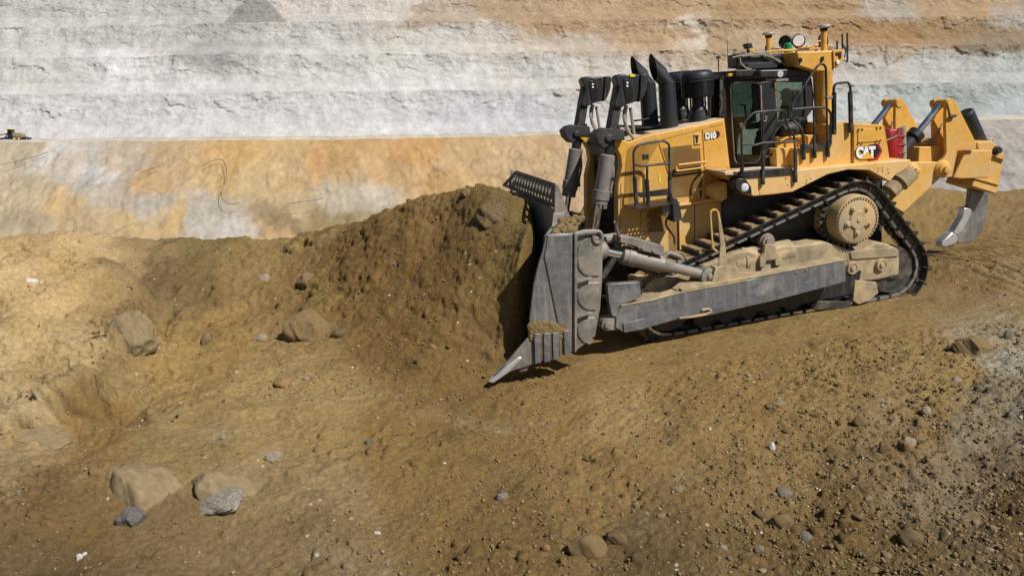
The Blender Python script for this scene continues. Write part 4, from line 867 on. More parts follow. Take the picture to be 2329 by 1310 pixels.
for sgn in (-1, 1):
    y = sgn * 0.36
    c0 = T3(10, [(1780, 870)], -0.36)[0]; c1 = T3(10, [(1755, 190)], -0.36)[0]; c0 = Vector((c0[0], y, c0[2] - 0.03)); c1 = Vector((c1[0], y, c1[2])); d = c1 - c0; L = d.length
    pc = MB().lathe(c0, d, [(0, 0.185), (L * 0.16, 0.185), (L * 0.20, 0.17), (L * 0.24, 0.17), (L * 0.27, 0.135), (L * 0.31, 0.12), (L * 0.33, 0.11), (L * 0.80, 0.11)], 28)
    PC = P('air_intake', pc, 'stack_paint' if sgn < 0 else 'black_paint')
    P('dust_bowl', MB().lathe(c0 + d * 0.50, d, [(0, 0.27), (0.01, 0.295), (L * 0.32, 0.305)], 32), 'smoked_plastic', parent=PC)
    P('bowl_lid', MB().lathe(c0 + d * 0.80, d, [(0, 0.315), (0.02, 0.315), (0.025, 0.30), (0.05, 0.30), (0.052, 0.308), (0.065, 0.308), (0.067, 0.298), (0.11, 0.295), (0.15, 0.28), (0.185, 0.24), (0.20, 0.18), (0.205, 0.02)], 32), 'stack_paint', parent=PC)
    lg = MB()
    for k in range(4):
        a = k * math.pi / 2 + 0.5; o_ = Vector((math.cos(a) * 0.24, math.sin(a) * 0.24, 0)); lg.tube([c0 + d * 0.2 + o_, c0 + d * 0.55 + o_], 0.016, 6)
    P('support_rod', lg, 'stack_paint', parent=PC)
fx = T3(10, [(1490, 690)], 0.3)[0]; ft = T3(10, [(1485, 560)], 0.3)[0]
P('fire_extinguisher', MB().mat(0).lathe((fx[0], 0.62, fx[2] - 0.2), (0, 0, 1), [(0, 0.06), (0.02, 0.075), (0.33, 0.075), (0.38, 0.05)], 16).mat(1).lathe((fx[0], 0.62, fx[2] + 0.19), (0, 0, 1), [(0, 0.03), (0.02, 0.05), (0.1, 0.045), (0.13, 0.02)], 12), ['red_paint', 'decal_yellow'])
dk = MB().tube(T3(10, [(870, 870), (990, 855), (1180, 825), (1290, 805)], 0.2), 0.018, 6)
dk.prism(T(10, [(870, 930), (1000, 945), (1290, 940), (1310, 965), (880, 970)], -0.3), -0.30, 0.5); P('hood_bracket', dk, 'black_paint', parent=HD)

# ---- cab
yc_ = 0.92
cabp = []
def cy(px): return float(np.interp(px, [-105, 55, 480], [0.36, -0.36, -0.90]))   # the cab narrows to the front: the doors stand at an angle
def Tc(pts, out=0.0):
    r = []
    for q in pts:
        y = cy(q[0]) - out; x, z = T(9, [q], y)[0]; r.append(Vector((x, y, z)))
    return r
def plate(mb, P3, off):
    P3 = [Vector(q) for q in P3]; n = len(P3); vs = P3 + [q + Vector(off) for q in P3]
    return mb.add(vs, [tuple(range(n)), tuple(range(2 * n - 1, n - 1, -1))] + [(i, i + n, (i + 1) % n + n, (i + 1) % n) for i in range(n)])
def flip(P3, s_): return [Vector((q[0], q[1] * (1 if s_ < 0 else -1), q[2])) for q in P3]
fpl = Tc([(55, 1200)])[0]; rpl = Tc([(480, 1200)])[0]; rbk = T(9, [(640, 1200)], -0.92)[0]
fl_ = [(fpl[0], -0.36), (rpl[0], -0.9), (rbk[0], -0.9), (rbk[0], 0.9), (rpl[0], 0.9), (fpl[0], 0.36)]
floor = MB(); plate(floor, [(x, y, fpl[2] - 0.02) for x, y in fl_], (0, 0, 0.10))
CAB = P('cab', floor, 'black_paint', 0.015)
for sgn in (-1, 1):
    pil = MB(); y0, y1 = (-yc_, -yc_ + 0.09) if sgn < 0 else (yc_ - 0.09, yc_); o_ = (0.04, 0.05 if sgn < 0 else -0.05, 0)
    for poly in ([(38, 120), (60, 200), (112, 255), (165, 1150), (110, 1228), (88, 1220), (30, 640), (20, 200)],
                 [(38, 120), (490, 100), (520, 240), (450, 236), (112, 258), (50, 205)],
                 [(110, 1150), (420, 1150), (500, 1110), (500, 1215), (110, 1228)]):
        plate(pil, flip(Tc(poly), sgn), o_)
    for poly in ([(470, 102), (760, 90), (1040, 185), (1040, 240), (640, 240), (515, 236)],
                 [(445, 240), (520, 230), (620, 240), (650, 690), (640, 1200), (500, 1200), (478, 700)],
                 [(640, 680), (990, 640), (1000, 720), (900, 740), (640, 740)],
                 [(960, 240), (1040, 185), (1065, 400), (1060, 540), (960, 680), (940, 640), (972, 480)]):
        pil.prism(T(9, poly, -yc_), y0, y1)
    P('cab_frame', pil, 'black_paint', 0.010, parent=CAB)
# front face: windscreen between two slim pillars, dark panel below
ff = MB(); fw_ = Tc([(-98, 190), (50, 200), (62, 640), (-92, 640)])
for pl_ in ([(-105, 150), (-84, 150), (-66, 660), (-92, 660)], [(24, 160), (52, 160), (66, 660), (34, 660)], [(-95, 630), (62, 640), (98, 1225), (-60, 1225)], [(-105, 150), (52, 160), (54, 215), (-100, 205)]): plate(ff, Tc(pl_), (0.05, 0, 0))
P('windscreen_frame', ff, 'black_paint', 0.006, parent=CAB)
gf = MB(); plate(gf, [q + Vector((0.02, 0, 0)) for q in fw_], (0.008, 0, 0)); P('windscreen', gf, 'cab_glass', parent=CAB)
ww = MB().tube([q + Vector((-0.02, 0, 0)) for q in Tc([(-30, 630), (10, 480), (-30, 330)])], 0.010, 6); P('wiper', ww, 'black_paint', parent=CAB)
xf_ = Tc([(-25, 130)])[0][0] - 0.03; xd_ = rpl[0] - 0.02; xr_ = T(9, [(1030, 160)], -0.92)[0][0]
zf_ = Tc([(-25, 118)])[0][2]; zr_ = T(9, [(900, 95)], -0.92)[0][1]
pl_ = [(xf_, -0.40), (xd_, -0.95), (xr_, -0.95), (xr_, 0.95), (xd_, 0.95), (xf_, 0.40)]
rf = MB(); plate(rf, [(x, y, zf_ + (zr_ - zf_) * (x - xf_) / (xr_ - xf_) - 0.15) for x, y in pl_], (0, 0, 0.15))
P('cab_roof', rf, 'black_paint', 0.03, parent=CAB)
df = MB()
rim = Tc([(330, 238), (140, 250), (108, 280), (125, 640), (155, 1120), (180, 1170), (400, 1160), (455, 1100), (475, 900), (455, 300), (440, 250), (330, 238)], 0.045)
df.tube(fillet(rim, 0.08), 0.016, 8)
DR = P('cab_door', df, 'cylinder_grey', parent=CAB)
dgl = [(112, 262), (455, 250), (476, 900), (450, 1110), (400, 1160), (180, 1168), (155, 1120), (125, 640)]
P('door_glass', plate(MB(), Tc(dgl, 0.01), (0.004, 0.007, 0)), 'cab_glass', parent=DR)
dh = MB().tube(fillet(T3(9, [(500, 630), (520, 640), (515, 680), (490, 690)], -0.99), 0.02), 0.015, 8); P('door_handle', dh, 'cylinder_grey', parent=DR)
for sgn in (-1, 1):
    ya = sgn * 0.885
    gw = MB().prism(T(9, [(625, 238), (965, 238), (975, 480), (945, 640), (890, 690), (650, 700), (640, 500)], -0.89), ya - 0.004, ya + 0.004); P('side_window', gw, 'cab_glass', parent=CAB)
    if sgn > 0: P('door_glass', plate(MB(), flip(Tc(dgl), 1), (0.004, -0.007, 0)), 'cab_glass', parent=CAB)
ds = MB().prism(T(9, [(60, 640), (200, 640), (240, 780), (200, 900), (190, 1140), (90, 1150)], -0.3), -0.30, 0.30); P('dashboard', ds, 'black_paint', 0.03, parent=CAB)
st = MB(); sx = lambda pts: T(9, pts, 0.0)
st.prism(sx([(470, 800), (720, 780), (760, 500), (830, 330), (890, 330), (920, 400), (860, 560), (850, 860), (820, 940), (480, 930)]), -0.26, 0.26)
st.prism(sx([(500, 930), (800, 940), (780, 1150), (520, 1150)]), -0.22, 0.22); P('operator_seat', st, 'seat_cloth', 0.05, parent=CAB, seg=3)
ct = MB()
for yy in (-0.42, 0.42): ct.prism(sx([(420, 720), (700, 690), (700, 760), (430, 790)]), yy - 0.08, yy + 0.08)
ct.tube(T3(9, [(230, 500), (270, 500), (285, 640)], 0.3), 0.02, 8); P('control_console', ct, 'seat_cloth', 0.02, parent=CAB)
# roof fittings
ac = MB().prism(T(2, [(360, 285), (445, 268), (460, 300), (690, 275), (720, 330), (712, 380), (480, 385), (365, 380)], -0.40), -0.64, -0.28); P('air_conditioner', ac, 'black_paint', 0.03, parent=CAB)
ac = MB().prism(T(2, [(485, 345), (712, 330), (708, 378), (485, 384)], -0.66), -0.68, -0.64); P('condenser_cover', ac, 'dark_dusty', 0.01, parent=CAB)
hs = MB()
for pth in ([(435, 300), (440, 340), (480, 380), (520, 390)], [(380, 300), (520, 268), (640, 265), (720, 330), (790, 365)], [(450, 290), (600, 275), (700, 310), (800, 360)], [(520, 255), (560, 270), (640, 262)], [(690, 215), (640, 250), (600, 270)]):
    hs.tube(fillet(T3(2, pth, -0.70), 0.1), 0.014, 6)
P('roof_cable', hs, 'hose_tan', parent=CAB)
an = MB().tube(T3(2, [(276, 402), (274, 305)], -0.25), 0.012, 6); q = T(2, [(274, 305)], -0.25)[0]; an.lathe((q[0], -0.25, q[1]), (0, 0, 1), [(0, 0.04), (0.015, 0.048), (0.035, 0.03), (0.04, 0.005)], 14); P('roof_antenna', an, 'black_paint', parent=CAB)
P('whip_antenna', MB().tube(T3(2, [(347, 390), (340, 170)], -0.3), 0.006, 5), 'black_paint', parent=CAB)
ml = MB().prism(T(2, [(400, 395), (560, 385), (520, 440), (400, 443)], -0.97), -0.98, -0.90); P('door_lamp_bar', ml, 'black_paint', 0.015, parent=CAB)
P('marker_light', MB().prism(T(2, [(345, 420), (378, 418), (374, 440), (345, 443)], -0.62), -0.64, -0.56), 'amber', 0.006, parent=CAB)
sk = MB(); q = T(2, [(742, 420)], -0.98)[0]; sk.lathe((q[0], -0.955, q[1]), (0, -1, 0), [(0, 0.062), (0.006, 0.062)], 20); P('round_sticker', sk, 'sticker_white', parent=CAB)
fb = MB().prism(T(2, [(700, 462), (792, 455), (792, 474), (702, 480)], -0.98), -1.0, -0.94); P('window_visor', fb, 'cylinder_grey', 0.004, parent=CAB)

# ---- roll-over frame, masts, lamps
bm_ = MB(); a = T(2, [(862, 258), (1135, 246), (1205, 235), (1208, 318), (1170, 372), (1112, 388), (1092, 408), (990, 402), (875, 366)], -1.10); bm_.prism(a, -1.10, 1.10)
RO = P('roll_over_frame', bm_, 'yellow_paint', 0.025)
for sgn in (-1, 1):
    u0, u1 = T(2, [(1050, 395)], -0.92)[0], T(2, [(1065, 780)], -0.92)[0]
    po = MB().lathe((u0[0], sgn * 0.92, u0[1] + 0.03), (u1[0] - u0[0], 0, u1[1] - u0[1]), [(0, 0.19), (0.1, 0.19), (0.14, 0.175), (0.95, 0.165), (1.0, 0.19), (1.05, 0.23), (1.18, 0.24)], 28); P('post', po, 'yellow_paint', parent=RO)
    cs = MB().prism(T(2, [(1130, 246), (1205, 236), (1206, 318), (1168, 370), (1135, 372)], -1.13), *((-1.13, -1.10) if sgn < 0 else (1.10, 1.13))); P('end_cover', cs, 'yellow_paint', 0.01, parent=RO)
    m0, m1 = T(2, [(1060, 232)], -0.9)[0], T(2, [(1060, 80)], -0.9)[0]
    ma = MB().mat(0).cyl((m0[0], sgn * 0.9, m0[1] - 0.05), (m1[0], sgn * 0.9, m1[1]), 0.055, 18).mat(1).lathe((m1[0], sgn * 0.9, m1[1]), (0, 0, 1), [(0, 0.07), (0.01, 0.115), (0.025, 0.13), (0.05, 0.125), (0.065, 0.1), (0.068, 0.01)], 22)
    ma.mat(2).lathe((m1[0], sgn * 0.9, m1[1] - 0.06), (0, 0, 1), [(0, 0.06), (0.06, 0.075)], 18); P('satellite_mast', ma, ['yellow_paint', 'bright_steel', 'black_paint'], parent=RO)
hk = MB()
for (cx, cy) in ((888, 320), (1052, 310)): hk.prism(T(2, [(cx - 6, cy - 18), (cx + 6, cy - 18), (cx + 9, cy + 14), (cx - 9, cy + 16)], -1.12), -1.14, -1.10)
P('hook', hk, 'black_paint', 0.004, parent=RO)
P('frame_lamp', MB().prism(T(2, [(1150, 322), (1172, 320), (1174, 346), (1152, 350)], -1.14), -1.16, -1.13), 'lens_white', 0.006, parent=RO)
P('frame_socket', MB().prism(T(2, [(1150, 262), (1192, 256), (1190, 306), (1178, 312), (1172, 284), (1152, 280)], -1.14), -1.145, -1.13), 'black_paint', 0.004, parent=RO)
wl = MB(); q = T(2, [(868, 180)], -0.1)[0]
wl.mat(0).lathe((q[0] + 0.08, -0.1 + 0.13, q[1]), (-0.45, -0.88, 0.08), [(0, 0.06), (0.03, 0.12), (0.14, 0.13), (0.15, 0.115)], 20).mat(1).lathe((q[0] + 0.01, -0.1 - 0.003, q[1] + 0.012), (-0.45, -0.88, 0.08), [(0, 0.105), (0.008, 0.1)], 20)
wl.mat(0).tube([(q[0] + 0.03, 0, q[1] - 0.1), (q[0] + 0.03, 0, q[1] - 0.24)], 0.02, 6); P('work_lamp', wl, ['black_paint', 'lens_white'], parent=RO)
q = T(2, [(765, 190)], 0.5)[0]; P('work_lamp', MB().lathe((q[0] + 0.1, 0.55, q[1]), (-0.75, -0.6, 0.1), [(0, 0.06), (0.03, 0.12), (0.14, 0.13), (0.15, 0.11), (0.13, 0.1), (0.13, 0.01)], 20).tube([(q[0] + 0.05, 0.55, q[1] - 0.1), (q[0] + 0.05, 0.55, q[1] - 0.24)], 0.02, 6), 'black_paint', parent=RO)
q = T(2, [(793, 245)], 0.3)[0]; P('green_beacon', MB().lathe((q[0], 0.3, q[1] - 0.05), (0, 0, 1), [(0, 0.085), (0.05, 0.085), (0.06, 0.08), (0.16, 0.075), (0.19, 0.05), (0.195, 0.01)], 18), 'green_plastic', parent=RO)
q = T(2, [(1022, 180)], 0.2)[0]; P('work_lamp', MB().lathe((q[0], 0.2, q[1]), (0.9, -0.3, 0.1), [(0, 0.06), (0.03, 0.12), (0.14, 0.13), (0.15, 0.11)], 18).tube([(q[0], 0.2, q[1] - 0.08), (q[0] - 0.1, 0.2, q[1] - 0.22)], 0.02, 6), 'black_paint', parent=RO)
q = T(2, [(490, 215)], -0.2)[0]; P('camera_pod', MB().prism(T(2, [(468, 200), (505, 190), (518, 225), (482, 238)], -0.2), -0.28, -0.12).tube([(q[0], -0.2, q[1] - 0.05), (q[0] + 0.1, -0.2, q[1] - 0.3)], 0.02, 6), 'black_paint', 0.01, parent=RO)
q = T(2, [(515, 262)], -0.2)[0]; P('camera_bracket', MB().prism(T(2, [(495, 245), (530, 232), (545, 270), (500, 278)], -0.2), -0.26, -0.14), 'yellow_paint', 0.008, parent=RO)
rp = MB()
rp.tube(T3(2, [(640, 262), (700, 250), (820, 245), (1020, 232)], -0.6), 0.02, 6); rp.tube(T3(2, [(850, 225), (1130, 215)], 0.2), 0.016, 6)
for xx in (860, 930, 1010, 1100): rp.tube(T3(2, [(xx, 240), (xx + 4, 212)], 0.0), 0.014, 6)
rp.tube(fillet(T3(2, [(970, 240), (1000, 190), (1040, 170), (1050, 230)], 0.0), 0.1), 0.016, 6); P('roof_pipework', rp, 'yellow_paint', parent=RO)
aw = MB()
for (x0, t0_, b_, y_) in ((1199, 122, 240, -0.5), (1236, 115, 330, -1.12), (1160, 175, 240, -0.2), (630, 212, 262, -0.3)): aw.tube(T3(2, [(x0, b_), (x0 - 1, t0_)], y_), 0.018, 6)
aw.tube(fillet(T3(2, [(1200, 200), (1225, 240), (1215, 300)], -1.1), 0.1), 0.012, 6); P('rod_antenna', aw, 'black_paint', parent=RO)

# ---- rear body: tank, lower step, fender, logo panel
tk = MB().prism(T(9, [(870, 1250), (872, 1000), (1055, 1000), (1252, 960), (1258, 725), (1500, 700), (1505, 1195), (1350, 1215)], -1.36), -1.36, -0.55)
TK = P('fuel_tank', tk, 'yellow_dusty', 0.018)
ib = MB().prism(T(9, [(1070, 705), (1262, 705), (1262, 1010), (1070, 1010)], -0.95), -0.95, 0.95); P('tank_box', ib, 'yellow_paint', 0.015, parent=TK)
ib = MB().prism(T(9, [(640, 870), (800, 845), (1060, 845), (1060, 1010), (640, 1010)], -1.0), -1.0, -0.3); P('battery_box', ib, 'yellow_paint', 0.012, parent=TK)
ib = MB().prism(T(9, [(630, 1005), (760, 992), (905, 990), (905, 1020), (870, 1030), (860, 1245), (640, 1245)], -1.14), -1.14, -0.3); P('step_box', ib, 'yellow_dusty', 0.012, parent=TK)
bx = MB().tube(fillet(T3(9, [(680, 910), (760, 870), (985, 858), (985, 960)], -1.06), 0.05), 0.018, 8); P('box_handle', bx, 'yellow_paint', parent=TK)
ex = MB(); e0, e1 = T(9, [(690, 790)], -1.0)[0], T(9, [(905, 760)], -1.0)[0]
dvec = Vector((e1[0] - e0[0], 0.1, e1[1] - e0[1]))
ex.lathe((e0[0], -1.02, e0[1]), dvec, [(0, 0.03), (0.005, 0.075), (0.03, 0.10), (0.12, 0.125), (0.3, 0.13), (0.36, 0.12), (0.42, 0.08)], 22); P('filter_canister', ex, 'dark_dusty', parent=TK)
ex = MB(); e0 = T(9, [(860, 700)], -0.95)[0]; ex.lathe((e0[0], -0.9, e0[1] - 0.04), (0, 0, 1), [(0, 0.1), (0.05, 0.115), (0.1, 0.11), (0.12, 0.06)], 18); P('filler_cap', ex, 'dark_dusty', parent=TK)
hs = MB()
for pth in ([(720, 690), (640, 780), (560, 900), (500, 1000)], [(960, 700), (960, 780), (920, 870)], [(640, 1040), (560, 1080), (500, 1100)]): hs.tube(fillet(T3(9, pth, -1.0), 0.15), 0.02, 8)
P('cable_bundle', hs, 'black_paint', parent=TK)
lg = MB().prism(T(2, [(1284, 792), (1500, 800), (1512, 812), (1555, 1068), (1548, 1080), (1284, 1098)], -1.41), -1.41, -0.9); LG = P('logo_panel', lg, 'yellow_paint', 0.012)
hp = MB()
a = T(2, [(1316, 840), (1492, 824), (1494, 918), (1316, 936)], -1.425); hp.prism(a, -1.425, -1.41)
for (cx, cy) in ((1326, 832), (1352, 830), (1460, 820), (1488, 818), (1326, 928), (1352, 926), (1460, 915), (1488, 912)):
    q = T(2, [(cx, cy)], -1.43)[0]; hp.cyl((q[0], -1.41, q[1]), (q[0], -1.45, q[1]), 0.02, 8)
P('access_cover', hp, 'yellow_paint', 0.004, parent=LG)
fd = MB().prism(T(5, [(450, 150), (640, 120), (860, 88), (1250, 52), (1500, 30), (1710, 12), (1700, 60), (1640, 100), (1600, 120), (1552, 175), (1530, 165), (1400, 92), (1240, 87), (1090, 122), (830, 252), (680, 272), (530, 286), (515, 262)], -1.60), -1.60, -0.80)
FD = P('fender', fd, 'fender_paint', 0.016)
fd = MB().prism(T(5, [(450, 150), (640, 120), (860, 88), (1250, 52), (1500, 30), (1710, 12), (1700, 60), (1552, 175), (1400, 92), (1240, 87), (1090, 122), (830, 252), (530, 286)], -1.60), 0.80, 1.60); P('fender', fd, 'yellow_dusty', 0.016)
bo = MB()
for (cx, cy) in ((585, 235), (587, 258), (780, 147), (792, 195), (824, 205), (930, 182), (935, 160), (965, 148), (1468, 72), (1466, 95), (1500, 90), (1500, 68), (1540, 80), (1545, 105)):
    q = T(5, [(cx, cy)], -1.6)[0]; P('fender_bolt', MB().cyl((q[0], -1.59, q[1]), (q[0], -1.612, q[1]), 0.015, 8), 'yellow_dusty', parent=FD)
hl = MB().mat(0).prism(T(5, [(392, 180), (420, 148), (470, 152), (512, 215), (516, 262), (440, 262), (396, 225)], -1.62), -1.66, -1.40)
hl.mat(1).lathe((T(5, [(478, 218)], -1.66)[0][0] - 0.02, -1.645, T(5, [(478, 218)], -1.66)[0][1]), (-0.35, -0.9, 0), [(0, 0.075), (0.03, 0.075), (0.035, 0.06)], 18); P('fender_headlight', hl, ['black_paint', 'lens_white'], 0.012, parent=FD)
rbx = MB().prism(T(2, [(438, 1150), (830, 1118), (832, 1168), (470, 1196), (440, 1185)], -1.63), -1.63, -1.55); P('kick_plate', rbx, 'black_paint', 0.008, parent=FD)
tr_ = MB().prism(T(2, [(318, 1152), (440, 1150), (560, 1150), (830, 1126), (830, 1140), (450, 1175), (330, 1176)], -1.55), -1.55, -0.85); P('running_board', tr_, 'dust_top', 0.008, parent=FD)
sb = MB()
sb.prism(T(1, [(1728, 1075), (1815, 1030), (1815, 1150), (1780, 1172), (1725, 1140)], -1.30), -1.30, -0.88)
sb.prism(T(1, [(1790, 945), (1900, 940), (1905, 1010), (1830, 1015), (1795, 985)], -1.40), -1.40, -0.88); P('cab_step', sb, 'yellow_dusty', 0.015)
# belly: frame between the tracks
bb = MB().box(-3.9, 1.15, -0.86, 0.86, 0.75, 2.30); bb.box(-2.4, 0.6, -1.0, 1.0, 1.5, 2.62); P('main_frame', bb, 'dark_dusty', 0.02)
bb = MB().cyl((0.35, -1.0, 2.0), (0.95, -1.35, 2.05), 0.24, 22); P('axle_housing', MB().lathe(T3(5, [(1545, 250)], -1.2)[0], Vector(T3(5, [(1660, 130)], -1.2)[0]) - Vector(T3(5, [(1545, 250)], -1.2)[0]), [(0, 0.16), (0.25, 0.16), (0.26, 0.21), (0.55, 0.21)], 24), 'frame_mud')

# ---- writing
def text(body, sx, sz, bold, name, mat, x0, y, z0, parent, depth=0.004, extra=0.0, slant=0.0, tilt=0.0):
    cu = bpy.data.curves.new(name, 'FONT'); cu.body = body; cu.size = 1.0; cu.offset = bold + extra; cu.extrude = 0.001; cu.space_character = 0.94
    o = bpy.data.objects.new(name, cu); COL.objects.link(o); bpy.context.view_layer.update()
    me = bpy.data.meshes.new_from_object(o.evaluated_get(bpy.context.evaluated_depsgraph_get())); bpy.data.objects.remove(o)
    vs = [v.co.copy() for v in me.vertices]; xs = [v.x for v in vs]; zs_ = [v.y for v in vs]
    return me, min(xs), max(xs), min(zs_), max(zs_)
def put_text(body, bold, outline, box, y, name, parent):
    # box: x0, x1, z0, z1 in machine coordinates, at lateral y
    me0, a, b, c, d = text(body, 1, 1, bold, name, None, 0, 0, 0, parent)
    for (extra, mm, yy, dep) in ((outline, 'logo_black', y, 0.003), (0.0, 'logo_white', y - 0.004, 0.003)):
        me, *_ = text(body, 1, 1, bold + extra, name, None, 0, 0, 0, parent)
        sx = (box[1] - box[0]) / (b - a); sz = (box[3] - box[2]) / (d - c); tl = box[4]
        for v in me.vertices:
            x = box[0] + (v.co.x - a) * sx; z = box[2] + (v.co.y - c) * sz + (x - box[0]) * tl
            v.co = Vector((x, yy + (-dep if v.co.z > 0 else 0), z))
        me.materials.clear(); me.materials.append(MATS[mm])
        o = bpy.data.objects.new(name if mm == 'logo_white' else name + '_outline', me); COL.objects.link(o); o.parent = parent
def quad(n, p0, p1, y): a = T(n, [p0, p1], y); return a
# maker's mark on the rear panel
a0 = T(2, [(1300, 1052), (1445, 1046), (1304, 962)], -1.43); tl = (a0[1][1] - a0[0][1]) / (a0[1][0] - a0[0][0])
hexa = [(1400, 948), (1470, 940), (1497, 995), (1462, 1062), (1392, 1074), (1380, 1040)]
P('logo_red_hexagon', MB().prism(T(2, hexa, -1.416), -1.416, -1.410), 'logo_red', parent=LG)
P('logo_black_hexagon', MB().prism(T(2, [(1405, 952), (1455, 946), (1480, 993), (1450, 1040), (1405, 1046)], -1.421), -1.421, -1.415), 'logo_black', parent=LG)
put_text('CAT', 0.075, 0.03, (a0[0][0], a0[1][0], a0[0][1], a0[2][1], tl), -1.428, 'maker_lettering', LG)
P('logo_triangle', MB().prism(T(2, [(1386, 1000), (1436, 1050), (1335, 1056)], -1.439), -1.439, -1.434), 'logo_yellow', parent=LG)
a0 = T(1, [(1652, 714), (1734, 705), (1654, 662)], -0.9); tl = (a0[1][1] - a0[0][1]) / (a0[1][0] - a0[0][0])
P('badge_red_hexagon', MB().prism(T(1, [(1725, 655), (1750, 648), (1763, 672), (1752, 700), (1728, 706)], -0.889), -0.889, -0.884), 'logo_red', parent=HD)
P('badge_black_hexagon', MB().prism(T(1, [(1720, 656), (1742, 650), (1752, 675), (1742, 700), (1720, 706)], -0.892), -0.892, -0.887), 'logo_black', parent=HD)
put_text('D10', 0.07, 0.035, (a0[0][0], a0[1][0], a0[0][1], a0[2][1], tl), -0.896, 'model_lettering', HD)

# ---- handrails
def rail(name, paths, y, r=0.021, sleeves=(), plates=(), n=2, mats='rail_paint', fr=0.10):
    mb = MB()
    for pth in paths: mb.tube(fillet([((x, y if len(p_) < 3 else p_[2], z)) for p_ in pth for x, z in [S(ZO[n][0] + p_[0] / ZO[n][2], ZO[n][1] + p_[1] / ZO[n][2], y if len(p_) < 3 else p_[2])]], fr), r, 8)
    for pth in sleeves: mb.tube(T3(n, pth, y), r * 1.75, 8)
    for pl in plates: mb.prism(T(n, pl, y), y - 0.012, y + 0.012)
    return P(name, mb, mats)
rail('ladder_rail', [[(1122, 1010), (1115, 800), (1150, 755), (1220, 738), (1345, 722), (1382, 748), (1385, 1010)], [(1115, 893), (1170, 912), (1380, 890)], [(1218, 910), (1216, 1060)]], -1.30, 0.022,
     [[(1124, 990), (1138, 1205)], [(1216, 1010), (1228, 1212)], [(1385, 990), (1392, 1192)]], [[(1160, 1108), (1372, 1078), (1374, 1128), (1165, 1145)]], 1)
rail('cab_rail', [[(452, 1145), (445, 845), (470, 780), (530, 708), (740, 690), (775, 712), (778, 800), (838, 868), (848, 1000)], [(450, 945), (560, 950), (600, 935), (840, 925)]], -1.64, 0.02, [[(450, 1150), (450, 1080)], [(604, 940), (608, 1245)], [(846, 985), (850, 1228)]], n=2)
rail('rail_post', [[(605, 700), (606, 960)], [(540, 712), (470, 780)]], -1.64, 0.018)
rail('handrail', [[(826, 700), (826, 640), (1015, 360), (1050, 342), (1076, 372), (1088, 960)], [(826, 685), (985, 672), (1075, 672), (1112, 705), (1112, 950)], [(985, 672), (990, 960)], [(826, 760), (900, 830), (910, 960)]], -1.40, 0.021, [[(908, 945), (912, 1060)], [(990, 935), (992, 1048)], [(1088, 930), (1092, 1040)]], [[(882, 952), (1110, 928), (1112, 968), (884, 990)]])
rail('tank_rail', [[(1136, 700), (1134, 520), (1152, 492), (1240, 484), (1258, 512), (1262, 700)]], -1.42, 0.024, [[(1136, 560), (1137, 872)], [(1256, 555), (1264, 858)]])
P('clamp', MB().prism(T(2, [(1075, 592), (1120, 580), (1122, 606), (1078, 612)], -1.42), -1.45, -1.38), 'cylinder_grey', 0.01)
g = rail('yellow_grab', [[(262, 692), (232, 672), (214, 400), (240, 380), (268, 392), (285, 480)]], -1.80, 0.018, n=5, mats='yellow_dusty', fr=0.05)
P('grab_post', MB().prism(T(5, [(262, 400), (280, 400), (300, 500), (325, 640), (340, 800), (275, 805), (288, 640), (275, 500)], -1.80), -1.81, -1.785), 'frame_mud', 0.006, parent=g)
# ladder landing: punched plate with daylight through the holes, plus box and wedge guard
lp = MB(); xa = S(1100 + 1075 / 3.275, 100 + 1170 / 3.275, -1.1)[0]; xb = S(1100 + 1385 / 3.275, 100 + 1150 / 3.275, -1.1)[0]; zl = S(1100 + 1200 / 3.275, 100 + 1190 / 3.275, -1.1)[1]
nx, ny = 21, 9
for i in range(nx):
    for j in range(ny):
        if i % 2 == 1 and j % 2 == 1: continue
        x0 = xa + (xb - xa) * i / nx; x1 = xa + (xb - xa) * (i + 1) / nx; y0 = -1.50 + 0.30 * j / ny; y1 = -1.50 + 0.30 * (j + 1) / ny
        lp.add([(x0, y0, zl), (x1, y0, zl), (x1, y1, zl), (x0, y1, zl), (x0, y0, zl - .012), (x1, y0, zl - .012), (x1, y1, zl - .012), (x0, y1, zl - .012)], [(0, 1, 2, 3), (4, 7, 6, 5), (0, 4, 5, 1), (1, 5, 6, 2), (2, 6, 7, 3), (3, 7, 4, 0)])
lp.box(xa, xb, -1.20, -0.88, zl - 0.012, zl); P('ladder_landing', lp, 'black_paint')
P('junction_box', MB().prism(T(1, [(1326, 1195), (1398, 1185), (1402, 1272), (1332, 1284)], -1.2), -1.22, -1.0), 'cylinder_grey', 0.015)
P('rail_guard', MB().prism(T(1, [(1395, 1140), (1432, 1150), (1452, 1200), (1472, 1310), (1405, 1325), (1398, 1250)], -1.24), -1.30, -1.05), 'dark_dusty', 0.015)
hz = MB().tube(fillet(T3(7, [(1110, 1000), (1090, 1080), (1140, 1150), (1185, 1210), (1190, 1290)], -1.1), 0.1), 0.018, 7); hz.tube(fillet(T3(7, [(960, 880), (990, 870), (1040, 880), (1100, 885)], -1.15), 0.1), 0.02, 7); P('electric_cable', hz, 'black_paint')
for (cx, cy) in ((540, 1180),):
    hz = MB().tube(fillet(T3(7, [(540, 1055), (575, 1060), (560, 1100), (585, 1180), (600, 1290)], -1.0), 0.1), 0.024, 7); P('hose', hz, 'cylinder_grey')

